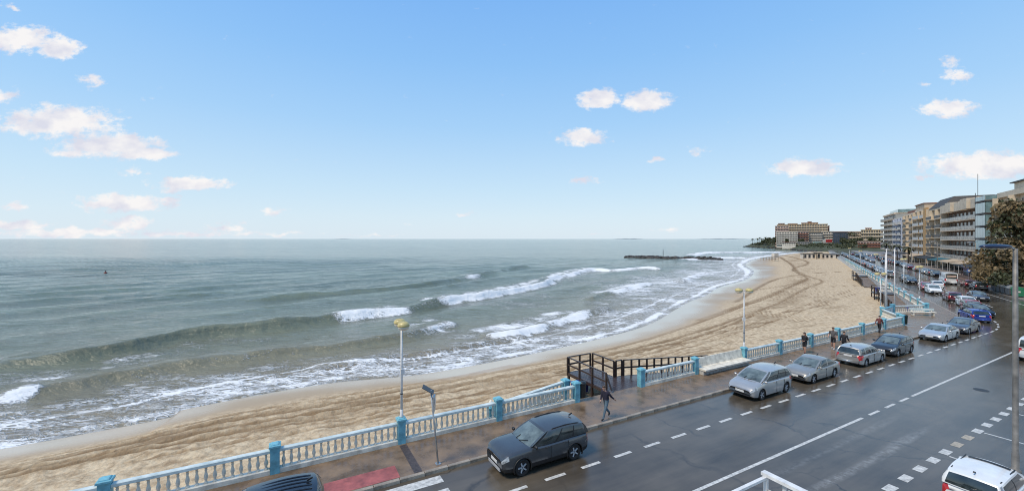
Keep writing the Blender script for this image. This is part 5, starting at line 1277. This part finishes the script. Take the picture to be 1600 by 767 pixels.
# awnings over the shops and terraces
M_awn = pm('beige_awning',(.45,.36,.26),.8,var=.15); M_awnd = pm('dark_awning',(.03,.035,.04),.7,var=.2); M_awnt = pm('teal_awning',(.03,.12,.15),.7,var=.2)
for i, (s0, s1, m, lab) in enumerate(((163,172,M_awn,'beige awning under the white block, near end'),(174,186,M_awn,'second beige awning under the white block'),(188,200,M_awnt,'teal awning at the far end of the white block'),(203,221,M_awnd,'dark awning under the tan block'),(226,247,M_awn,'beige awning under the ochre block'),(252,275,M_awnd,'dark awning under the cream block'))):
    t = thing('awning', lab, 'awning', P2(s0,FAC,.1), TH2, 'awnings of the seafront shops')
    W = s1-s0; mb = MB(); mb.add([(0,.3,3.1),(W,.3,3.1),(W,3.6,2.55),(0,3.6,2.55),(0,.3,3.15),(W,.3,3.15),(W,3.6,2.6),(0,3.6,2.6)],[(0,3,2,1),(4,5,6,7),(0,1,5,4),(1,2,6,5),(2,3,7,6),(3,0,4,7)]); mb.build('canvas', m, t)
    MB().box(0,W,3.58,3.62,2.3,2.549).build('valance', m, t)
    for x in (.1,W/2,W-.1): MB().tube([(x,3.5,0),(x,3.5,2.55)],.04,6).build('post', M_polew, t)
# bar terrace, kiosk, food truck
t = thing('terrace_pergola', 'dark flat pergola of a bar terrace behind the containers', 'pergola', P2(124,-34.5,.12), TH2)
MB().box(0,24,-1.5,5.2,3.0,3.2).build('roof', M_awnd, t)
for x in (.2,6,12,18,23.8):
    for y in (-1.3,5.0): MB().box(x-.08,x+.08,y-.08,y+.08,0,3.0).build('post', M_wood, t)
for x in (0,6,12,18): MB().box(x+.3,x+5.7,5.05,5.12,0,.95).build('screen', M_recess, t)
for i in range(7):
    tt = thing('terrace_table', 'wooden table with benches under the bar pergola, %s from the near end' % ('first','second','third','fourth','fifth','sixth','seventh')[i], 'table', P2(126+i*3.2,-33+1.2*(i%2),.12), TH2+.2*i, 'tables under the bar pergola')
    MB().box(-.7,.7,-.4,.4,.7,.76).build('top', M_tan, tt)
    for y in (-.75,.75): MB().box(-.7,.7,y-.15,y+.15,.42,.47).build('bench', M_tan, tt)
    for x in (-.5,.5): MB().box(x-.05,x+.05,-.8,.8,0,.699).build('trestle', M_wood, tt)
t = thing('kiosk', 'small purple-red kiosk with white posters on its near side', 'kiosk', P2(137,-29.6,.12), TH2)
MB().box(0,4.6,-2.6,0,.0,2.9).build('wall', pm('purple_panel',(.10,.025,.05),.5,var=.3,scale=2), t); MB().cbox(-.3,4.9,-2.9,.3,2.903,3.15,.05).build('roof', pm('kiosk_roof',(.25,.22,.26),.5), t)
for y in (-2.2,-1.35,-.5): MB().box(-.06,-.005,y-.3,y+.3,.3,2.2).build('poster', M_white, t)
MB().box(.6,4.0,.005,.05,1.0,2.1).build('hatch', M_win, t)
MB().box(-1.0,5.5,-3.4,1.2,-.02,.3).build('plinth', M_recess, t)
p = G(1481,443); t = car('food_truck','bigvan',PT['white'],'white food truck parked on the town side, rear towards us', (p[0],p[1],.004), TH2, 'vehicles on the town side of the road', detail=0, cat='truck')
MB().box(-2.86,-2.812,-.7,.7,1.55,1.95).build('rear_sign', M_pink, t)
t = thing('road_sign', 'small round blue sign on a thin post beside the kiosk', 'sign', P2(132.5,-28.6,.12), TH2)
MB().tube([(0,0,0),(0,0,2.9)],.035,8).build('post', M_steel, t); m = MB().lathe([(.36,-.02),(.36,.02)],18).build('disc', pm('sign_blue',(.05,.13,.42),.4,var=.1), t, loc=(-.06,0,2.5)); m.rotation_euler = (0,R(90),0)
m2 = MB().lathe([(.2,-.01),(.2,.01)],14).build('disc_centre', M_white, m, loc=(0,0,-.025))
# containers
def container(label, s2, mat, lid, w=1.85, h=1.7, d=1.25, name='waste_container'):
    t = thing(name, label, 'container', P2(s2,-27.75,.12), TH2, 'waste containers beside the road')
    mb = MB(); mb.add([(-w*.44,-d*.42,.15),(w*.44,-d*.42,.15),(w*.44,d*.42,.15),(-w*.44,d*.42,.15),(-w/2,-d/2,h*.72),(w/2,-d/2,h*.72),(w/2,d/2,h*.72),(-w/2,d/2,h*.72)],[(0,3,2,1),(4,5,6,7),(0,1,5,4),(1,2,6,5),(2,3,7,6),(3,0,4,7)]); mb.build('tub', mat, t)
    k = 8; poly = []; mb = MB()
    prof = [(-d/2-.03, h*.725)] + [(-d/2*math.cos(math.pi*i/k)*1.03, h*.73+h*.27*math.sin(math.pi*i/k)) for i in range(1,k)] + [(d/2+.03, h*.725)]
    n = len(prof); mb.add([(-w/2-.02,y,z) for y,z in prof]+[(w/2+.02,y,z) for y,z in prof],[(i,i+1,n+i+1,n+i) for i in range(n-1)]+[tuple(reversed(range(n))),tuple(range(n,2*n))]); mb.build('lid', lid, t, False)
    for x in (-.4,.4):
        for y in (-.35,.35): wl = MB().lathe([(.09,-.03),(.09,.03)],10).build('wheel', M_dark, t, loc=(x,y,.09)); wl.rotation_euler = (R(90),0,0)
    MB().box(-w/2-.025,-w/2+.01,-.15,.15,.75,1.0).build('sticker', M_white, t)
    return t
M_cg = pm('container_grey',(.10,.11,.12),.5,var=.2); M_cl = pm('container_lid_grey',(.30,.32,.33),.4,var=.2); M_cgr = pm('container_green',(.02,.18,.08),.45,var=.2)
for s2, lab in ((107.6,'grey waste container second from the green one'),(105.4,'grey waste container next to the green one'),(109.8,'grey waste container third from the green one'),(112.0,'grey waste container farthest from the green one')): container(lab, s2, M_cg, M_cl)
container('green recycling container at the near end of the grey row', 103.2, M_cgr, M_cgr, 1.3, 1.7, 1.2)

# ------------------------------------------------------------------ lamp posts of the town side
def town_lamp(label, loc, h, rot, blue=False, arm=.55):
    t = thing('street_lamp', label, 'street lamp', loc, rot)
    MB().lathe([(.17,0),(.17,.25),(.115,.3),(.11,.9),(.095,.92),(.085,h*.55),(.07,h)],14).build('pole', pm('lamp_pole_grey',(.20,.19,.175),.55,metal=.2,var=.3,scale=2,bump=.2,bscale=20), t, True)
    MB().tube([(0,0,h-.05),(arm*.3,0,h+.04),(arm*.7,0,h+.06)],.045,8).build('arm', M_steel, t, True)
    hd = MB(); n = 14; prof = []
    for i in range(n+1):
        a = math.pi*i/n; prof.append((arm*.35+.62*(1-math.cos(a))*.95, math.sin(a)**.7))
    V = []; F = []
    for x, q in prof:
        for j in range(10):
            b = 2*math.pi*j/10; zz = math.sin(b); V.append((x, .24*q*math.cos(b), h+.07+(.12 if zz > 0 else .06)*q*zz))
    for i in range(n):
        for j in range(10): F.append((i*10+j,(i+1)*10+j,(i+1)*10+(j+1)%10,i*10+(j+1)%10))
    hd.add(V,F); hh = hd.build('lamp_head', pm('lamp_head_navy',(.012,.022,.06),.35,coat=.3) if blue else M_steel, t, True)
    MB().box(arm*.35+.25,arm*.35+.95,-.12,.12,h-.01,h+.012).build('lens', M_glow, hh)
    return t
town_lamp('tall grey lamp post with a navy head, right foreground', (20.45,16.9,.0), 9.2, R(178), True)
for s2, lab in ((128,'thin grey lamp post in front of the white apartment block'),(160,'second thin lamp post along the town pavement'),(195,'third thin lamp post along the town pavement'),(235,'farthest thin lamp post along the town pavement')):
    town_lamp(lab, P2(s2,-28.6,.12), 8.6, TH2+R(90))

# ------------------------------------------------------------------ trees
def leaf_cloud(mb, c, r, n, size, rnd, m=0, flat=.8):
    for _ in range(n):
        while True:
            v = Vector((rnd.uniform(-1,1),rnd.uniform(-1,1),rnd.uniform(-1,1)))
            if .25 < v.length < 1: break
        v = v.normalized()*v.length**.5
        p = Vector(c)+Vector((v.x*r[0],v.y*r[1],v.z*r[2])); s = size*rnd.uniform(.6,1.3)
        a = Vector((rnd.gauss(0,1),rnd.gauss(0,1),rnd.gauss(0,.7))).normalized(); b = a.orthogonal().normalized(); b = (b*math.cos(rnd.random()*6)+a.cross(b)*math.sin(rnd.random()*6))
        w = a.cross(b)*s*.45; mb.add([p-b*s*.6, p+w, p+b*s*.6, p-w], [(0,1,2,3)], m)
M_leafb = pm('brown_green_leaves',(.16,.12,.055),.6,var=.4,scale=.8,tint=(.27,.195,.095)); M_leafg = pm('olive_leaves',(.06,.068,.026),.6,var=.4,scale=.8); M_bark = pm('bark',(.09,.07,.055),.9,var=.3,scale=6,bump=.6)
def big_tree(label, loc, h, rx, seed, n=70, m=None):
    rnd = random.Random(seed); t = thing('tree', label, 'tree', loc)
    tr = MB(); tr.tube([(0,0,0),(.1,.05,h*.2),(.0,.1,h*.45),(.1,0,h*.8)],[.38,.30,.22,.08],10)
    cr = MB()
    for i in range(n):
        a = rnd.uniform(0,6.283); q = rnd.random()**.5; z = rnd.uniform(.16,.98); rr = rx*(1.12-.85*max(0,z-.3))*q
        c = (rr*math.cos(a), rr*math.sin(a), z*h)
        if i % 4 == 0: tr.tube([(0,.05,h*max(.18,z-.28)),(c[0]*.5,c[1]*.5,h*(z-.1)),c],[.12,.07,.02],6)
        s = rnd.uniform(.7,1.5)*rx*.24
        leaf_cloud(cr, c, (s,s,s*.75), 190, .42, rnd, rnd.choice((0,0,0,1)))
    tr.build('trunk', M_bark, t, True); cr.build('crown', m or [M_leafb, M_leafg], t)
    return t
big_tree('large brown-green tree in front of the cream corner block', (90.6,72,.1), 15.6, 6.5, 3, 135)
big_tree('lower dark tree beside the large one, at the right edge', (88.0,66,.1), 8.0, 3.6, 5, 36)
def palm(label, loc, h, seed, fl=1.9, group='palms', nf=16):
    rnd = random.Random(seed); t = thing('palm_tree', label, 'palm', loc, 0, group)
    lean = rnd.uniform(-.25,.25); MB().tube([(0,0,-1.5),(lean*.4,0,h*.5),(lean,0,h)],[.24,.17,.15],8).build('trunk', M_bark, t, True)
    mb = MB()
    for i in range(nf):
        a = 6.283*i/nf+rnd.uniform(-.2,.2); el = rnd.uniform(-.3,1.0); pts = []
        for k in range(6):
            q = k/5; pts.append(Vector((lean+math.cos(a)*fl*q*math.cos(el*.6), math.sin(a)*fl*q*math.cos(el*.6), h+fl*(math.sin(el)*q-.75*q*q))))
        sd = Vector((-math.sin(a), math.cos(a), 0))
        for k in range(5):
            w = .28*fl*.5*(1-.7*abs(k/5-.4)); mb.add([pts[k]-sd*w, pts[k], pts[k+1], pts[k+1]-sd*w*.8+Vector((0,0,-.1))],[(0,1,2,3)]); mb.add([pts[k]+sd*w, pts[k+1]+sd*w*.8+Vector((0,0,-.1)), pts[k+1], pts[k]],[(0,1,2,3)])
    mb.build('crown', M_leafg, t); return t
for i, (s2, tt, h, lab) in enumerate(((214,-30.5,6,'palm on the town pavement before the tan block'),(238,-30.5,6.5,'palm on the town pavement before the ochre block'),(268,-30.5,7,'palm on the town pavement before the cream far block'))): palm(lab, P2(s2,tt,.1), h, i+3, 2.4, 'palms on the town pavement')

# ------------------------------------------------------------------ headland
EDGE = [(262,318),(268,352),(275,392),(290,430),(308,480),(322,540),(331,585),(345,612),(385,640)]
def headland():
    P = smooth_poly(EDGE, 6); n = len(P); tang = np.gradient(P, axis=0); tang /= np.hypot(*tang.T)[:,None]; nor = np.stack([tang[:,1], -tang[:,0]], -1)
    ds = [-6,-2,0,2,5,9,14,20,30,60,140,300]; zs = [-4,-2.8,-1.6,-.6,.6,1.8,2.9,3.4,3.7,4.2,5.5,8]
    rows = []
    for d, z in zip(ds, zs):
        X = P[:,0]+nor[:,0]*d; Y = P[:,1]+nor[:,1]*d
        lo = sstep(0, 10, np.arange(n))                         # low where it meets the beach
        zz = z*lo + min(z, .0)*(1-lo) if z > 0 else np.full(n, z)
        if -3 < d < 25: X = X + (fbm(X/5, Y/5, 3)-.5)*5; zz = zz + (fbm(X/4, Y/4, 5)-.5)*1.6
        rows.append(np.stack([X, Y, zz], -1))
    V = np.concatenate(rows)
    m = pm('headland_scrub',(.10,.085,.05),.9,var=.45,scale=.25,bump=.6,bscale=1.2,tint=(.085,.10,.045))
    return grid_mesh('headland', V, len(ds), n, [m])
struct(inst('headland', headland()))
rnd = random.Random(11)
# scrub on the bank: reads as one mass
mb = MB(); EP = smooth_poly(EDGE, 12)
for i in range(240):
    k = rnd.randrange(10, len(EP)-20); tg = EP[min(k+1,len(EP)-1)]-EP[k]; tg = tg/np.hypot(*tg); nr = np.array([tg[1],-tg[0]]); d = rnd.uniform(7,30)
    p = EP[k]+nr*d; s = rnd.uniform(.9,2.2); z = float(np.interp(d,[5,14,30],[.6,2.9,3.7]))
    leaf_cloud(mb, (p[0],p[1],z+s*.4), (s*1.5,s*1.3,s*.8), 40, .8, rnd)
o = mb.build('bank_scrub', M_leafg); o['kind'] = 'stuff'; o['label'] = 'dark low scrub covering the headland bank'
# rocks at the foot
mb = MB()
for i in range(150):
    k = rnd.randrange(0, len(EP)); s = rnd.uniform(.5,1.6); mb.blob((EP[k][0]+rnd.uniform(-3,3), EP[k][1]+rnd.uniform(-3,3), -1.8+rnd.uniform(0,.5)), (s*1.3,s,s*.7), i, 6, 4, .25)
o = mb.build('shore_rocks', pm('wet_rock',(.055,.048,.04),.6,var=.4,scale=1,bump=.5)); o['kind'] = 'stuff'; o['label'] = 'dark wet rocks at the foot of the headland'

WF = winmesh(2.2, 1.9)
def far_block(label, x0, x1, ytop, Y, wall, floors, bays, zb=3.0, depth=14, band=None, band_h=.9, roof=None, name='headland_building', winrow=True, dx=0.0):
    """x0, x1, ytop: where its front stands in the photograph; Y its distance"""
    X0, X1 = (x0-800)/FPX*Y, (x1-800)/FPX*Y; H = CAM_H+(373-ytop)/FPX*Y-zb; W = X1-X0
    am = math.atan2((X0+X1)/2, Y); W *= math.cos(am)
    t = thing(name, label, 'building', ((X0+X1)/2+W/2*math.cos(am), Y-W/2*math.sin(am), zb), math.pi-am, 'buildings on the headland')     # fronts look down the bay, local y outwards
    MB().box(0,W,-depth,0,-4,H).build('wall', wall, t); fh = H/floors; bw = W/bays
    for f in range(floors):
        if band: MB().box(-.05,W+.05,.003,1.3,f*fh+fh*.02-.15,f*fh+fh*.02+band_h).build('balcony', band, t)
        if winrow:
            for i in range(bays): inst('window', WF, t, ((i+.5)*bw, .02, f*fh+fh*.34), 0, (bw*.62/2.2, 1, fh*.46/1.9))
    MB().box(-.3,W+.3,-depth-.3,.5,H+.003,H+.5).build('roof_edge', roof or wall, t)
    return t
for a in ((1216,1226,349.5,512,M_pink,'small pink top storey on the big headland block, left end'),(1231,1246,349.8,514,M_cream,'beige top storey on the big headland block, second from left'),(1262,1268,346.8,516,M_ochre,'narrow ochre stair head above the big headland block'),(1283,1290,350.5,515,M_terra,'red-brown top storey at the right of the big block')):
    far_block(a[5], a[0], a[1], a[2], a[3], a[4], 8, 3, 4, roof=M_terra)
far_block('low white house row at the foot of the white banded block', 1222, 1243, 379, 440, M_white, 2, 6, 2.8, roof=M_terra)
far_block('low grey house row at the foot of the grey-white block', 1247, 1268, 378, 442, M_greyg, 2, 6, 2.8)
far_block('long beige roofline behind the blue glass block', 1296, 1346, 362.3, 500, M_tan, 6, 12, 3, roof=M_terra)
far_block('big ochre stepped block crowning the headland', 1213, 1292, 351, 500, M_ochre, 8, 20, 4, band=M_cream)
b = far_block('pale pink-topped end of the big headland block', 1211, 1232, 353.5, 494, M_pink, 7, 5, 4, band=M_pink); 
far_block('raised ochre centre of the big headland block', 1252, 1278, 348.5, 507, M_ochre, 8, 6, 4, roof=M_terra)
far_block('orange-brown right wing of the big headland block', 1279, 1296, 353, 503, M_pink, 8, 4, 4, band=M_terra)
far_block('white banded block in front of the ochre one, left end', 1213, 1246, 362.5, 470, M_white, 6, 8, 3.2, band=M_white)
far_block('red-brown narrow block beside the white banded one', 1246.5, 1263, 362, 472, M_pink, 5, 4, 3.2, band=M_terra)
far_block('grey-white block in the centre of the headland front', 1264, 1285, 364, 474, M_greyg, 5, 6, 3.2, band=M_white)
far_block('cream block behind the red shop sign', 1283, 1302, 362, 480, M_cream, 5, 5, 3.2, band=M_white)
far_block('dark blue glass block right of the red sign', 1301, 1326, 364, 455, pm('navy_curtain_wall',(.03,.055,.09),.2,var=.3,scale=.5), 6, 8, 2.6)
far_block('low beige block right of the blue glass one', 1326, 1346, 363, 440, M_tan, 5, 6, 2.0, band=M_cream)
far_block('orange and beige block near the grey-green apartment house', 1345, 1380, 359.5, 420, M_ochre, 5, 9, 1.5, band=M_cream)
far_block('small rooftop block above the orange and beige one', 1352, 1362, 356.5, 428, M_pink, 6, 3, 1.5)
far_block('terracotta low house before the orange and beige block', 1340, 1376, 378, 345, M_pink, 3, 8, .5, band=M_terra)
# two shop boards with flat print
t = thing('shop_board', 'red and white shop board on the headland front', 'sign', ((1293-800)/FPX*452, 452, 2.6), math.pi)
MB().box(-5,5,-.3,0,0,6.2).build('board', M_white, t); MB().box(-4.9,2.0,.003,.06,3.2,6.1).build('red_panel', pm('sign_red',(.45,.03,.03),.5,var=.1), t); MB().box(-4.9,4.0,.003,.06,.2,1.9).build('red_panel', _mats['sign_red'], t)
for x in (-4.6,4.6): MB().box(x-.2,x+.2,-.5,-.31,-4,6).build('leg', M_steel, t)
t = thing('shop_board', 'pale green low shop front left of the red board', 'sign', ((1277-800)/FPX*450, 450, 2.6), math.pi)
MB().box(-4.6,4.6,-.3,0,-.4,3.9).build('board', pm('pale_green_panel',(.36,.48,.42),.5,var=.15,scale=.4), t); MB().box(-1.2,1.8,.003,.05,.5,2.4).build('panel', M_white, t)
for x in (-4.2,4.2): MB().box(x-.2,x+.2,-.5,-.31,-4,3.8).build('leg', M_steel, t)
# trees on the headland
def bush(label, loc, r, h, seed, group='dark trees on the headland'):
    rnd = random.Random(seed); t = thing('headland_tree', label, 'tree', loc, 0, group); tr = MB(); tr.tube([(0,0,-1),(0,0,h*.6)],[.3,.12],6); tr.build('trunk', M_bark, t)
    cr = MB()
    for i in range(9): leaf_cloud(cr, (rnd.uniform(-r,r)*.6, rnd.uniform(-r,r)*.6, h*rnd.uniform(.4,.85)), (r*.5,r*.5,h*.22), 60, .9, rnd)
    cr.build('crown', M_leafg, t)
for i, (px, Y, z, r, h) in enumerate(((1199,520,3.5,4,6),(1204,500,3.5,5,7.5),(1209,480,3.3,4.5,8),(1194,540,3.4,3.5,5),(1230,455,3.2,2.5,6),(1252,450,3,3,6.5),(1316,440,2.4,3,9),(1333,400,1.5,3.5,8),(1342,380,1,3.5,9),(1362,380,.6,4,11),(1371,350,.5,4,10),(1322,420,2,3,8))):
    bush(['second dark tree from the palms at the headland tip','third dark tree from the headland tip','dark tree at the left corner of the white banded block','first dark tree beside the palms at the headland tip','small tree before the white banded block','small tree before the red-brown narrow block','dark tree before the blue glass block','dark tree before the low beige block','dark tree left of the terracotta low house','tall dark tree over the terracotta low house','dark tree at the right end of the terracotta house','dark tree between blue glass and beige blocks'][i], ((px-800)/FPX*Y, Y, z), r, h, 20+i)
for i, (px, Y, z, h) in enumerate(((1176,575,2.6,6.5),(1183,560,2.8,7),(1187,555,2.9,8),(1191,548,3,6.5),(1196,535,3,8.2),(1327,435,2.4,13),(1331,430,2.2,14),(1336,425,2,12.5))):
    palm(['leftmost palm at the headland tip','second palm from the headland tip','third palm from the headland tip','fourth palm from the headland tip','fifth palm from the tip, nearest the buildings','left one of three tall palms over the beige block','middle one of three tall palms over the beige block','right one of three tall palms over the beige block'][i], ((px-800)/FPX*Y, Y, z), h, 40+i, 3.0, 'palms on the headland', 13)
# breakwater
t = thing('breakwater', 'dark rock breakwater running out from the beach with a thin marker pole', 'breakwater', (95,252,SEA))
a = Vector(G(978,402.5,SEA)); b = Vector(G(1126,406,SEA)); mb = MB(); rnd = random.Random(4)
for i in range(330):
    q = rnd.random(); c = a.lerp(b, q)-Vector((95,252,SEA)); s = rnd.uniform(.6,1.3); off = rnd.uniform(-2.6,2.6)
    mb.blob((c.x+rnd.uniform(-.5,.5), c.y+off, (.75-abs(off)*.42+rnd.uniform(-.2,.2))), (s*1.2,s,s*.8), i, 6, 4, .25)
o = mb.build('rocks', _mats['wet_rock'], t); o['kind'] = 'stuff'
c = a.lerp(b, .42)-Vector((95,252,SEA)); MB().tube([(c.x,c.y,1),(c.x,c.y,5.2)],.14,6).build('marker_pole', M_dark, t)

# ------------------------------------------------------------------ huts and frames on the far beach
def hut(label, px, w, h, wall, Y=222, z=-1.05):
    t = thing('beach_hut', label, 'hut', ((px-800)/FPX*Y, Y, z), R(-10), 'huts of the beach bar')
    MB().box(-w/2,w/2,-1.6,1.6,0,h).build('wall', wall, t); MB().cbox(-w/2-.3,w/2+.3,-1.8,1.8,h+.003,h+.25,.05).build('roof', M_roofd, t)
    for i in range(max(1,int(w/2))): MB().box(-w/2+.4+i*2,-w/2+1.4+i*2,-1.66,-1.605,.5,h-.4).build('hatch', M_win, t)
    for x in (-w/2-.4,w/2+.4): MB().box(x-.08,x+.08,-2.3,-2.15,0,h).build('post', M_wood, t)
hut('long low beach bar hut, left end of the three', 1263, 6.2, 2.6, M_white); hut('tall narrow beach bar hut in the middle', 1278, 2.6, 3.1, M_cream, 220); hut('white beach bar hut at the right end', 1292, 7.0, 2.3, M_white, 224); hut('small grey store hut right of the beach bar', 1305, 2.6, 1.9, M_greyg, 226)
def frame(label, px, Y, w, h, seat=False):
    t = thing('beach_frame', label, 'shelter', ((px-800)/FPX*Y, Y, -1.25), R(15))
    for x in (-w/2,w/2):
        for y in (-.8,.8): MB().box(x-.06,x+.06,y-.06,y+.06,0,h).build('post', M_tan, t)
    for y in (-.8,.8): MB().bar((-w/2,y,h-.1),(w/2,y,h-.1),.12,.14).build('beam', M_wood, t); MB().bar((-w/2,y,h*.4),(w/2,y,h*.4),.1,.12).build('beam', M_wood, t)
    if seat: MB().box(-w/2,w/2,-.8,.8,h+.003,h+1.7).build('cabin', M_white, t)
frame('lifeguard stand with a white cabin on the empty far sand', 1211, 205, 2.6, 1.9, True); frame('low empty timber frame left of the lifeguard stand', 1202, 206, 2.2, 1.7); frame('lowest timber frame nearest the water on the far sand', 1193, 207, 1.8, 1.4)
# buoy
p = G(165,428,SEA); t = thing('buoy', 'small dark red buoy floating alone on the left of the sea', 'buoy', (p[0],p[1],SEA+.2)); MB().lathe([(.1,-.4),(.45,-.2),(.5,.1),(.3,.35),(.12,.5)],12).build('float', pm('buoy_red',(.18,.03,.02),.5), t, True); MB().lathe([(.12,.505),(.1,.8),(.2,.82),(.1,1.0)],8).build('topmark', M_dark, t)

# ------------------------------------------------------------------ distant coast on the horizon
mb = MB()
for (x0, x1, Y, h) in ((965,1010,16000,22),(1100,1180,15000,18),(520,540,17000,12)):
    X0, X1 = (x0-800)/FPX*Y, (x1-800)/FPX*Y; n = 10
    pts = [(X0+(X1-X0)*i/n, h*(math.sin(math.pi*i/n)**.6)*(.7+.3*math.sin(i*2.1))) for i in range(n+1)]
    V = [(x,Y,-3) for x,_ in pts]+[(x,Y+400,z) for x,z in pts]+[(x,Y+900,-3) for x,_ in pts]; k = n+1
    mb.add(V,[(i,i+1,k+i+1,k+i) for i in range(n)]+[(k+i,k+i+1,2*k+i+1,2*k+i) for i in range(n)])
struct(mb.build('distant_coast', pm('far_hills',(.12,.15,.17),.9,var=.1,scale=.002)))

# ------------------------------------------------------------------ cars parked in the far distance
ORD = ['first','second','third','fourth','fifth','sixth','seventh','eighth','ninth','tenth','eleventh','twelfth','thirteenth','fourteenth','fifteenth','sixteenth','seventeenth','eighteenth','nineteenth','twentieth'] + ['twenty-'+x for x in ('first','second','third','fourth','fifth','sixth','seventh','eighth','ninth')] + ['thirtieth'] + ['thirty-'+x for x in ('first','second','third','fourth','fifth')]
_cnt = {}
rnd = random.Random(21); cols = ['silver','white','darkgrey','black','slate','teal','wine','silver2','darkgrey','black','silver']; nm = dict(silver='silver',white='white',darkgrey='dark grey',black='black',slate='blue-grey',teal='dark blue',wine='wine-red',silver2='grey',red='red')
def far_car(s2, t2, hd, where, grp):
    c = rnd.choice(cols); k = rnd.choice(('hatch','sedan','mpv','wagon'))
    _cnt[grp] = _cnt.get(grp, 0)+1; p = P2(s2, t2, .006); car('parked_car', k, PT[c], 'small %s car, %s from the near end of %s' % (nm[c], ORD[_cnt[grp]-1], where), p, hd, grp, detail=0)
s2 = 142
while s2 < 330:
    if rnd.random() < .85: far_car(s2, -16.6, TH2+(math.pi if rnd.random() < .6 else 0), 'the far sea-side row', 'distant cars along the sea-side kerb')
    s2 += 5.6
s2 = 150
while s2 < 330:
    if rnd.random() < .85: far_car(s2, -26.6, TH2+(math.pi if rnd.random() < .5 else 0), 'the far town-side row', 'distant cars on the town side')
    s2 += 5.7
for i in range(9): far_car(215+i*13+rnd.uniform(-3,3), -21.3-rnd.choice((0,2.4)), TH2+math.pi, 'those in the far roadway', 'distant cars in the roadway')
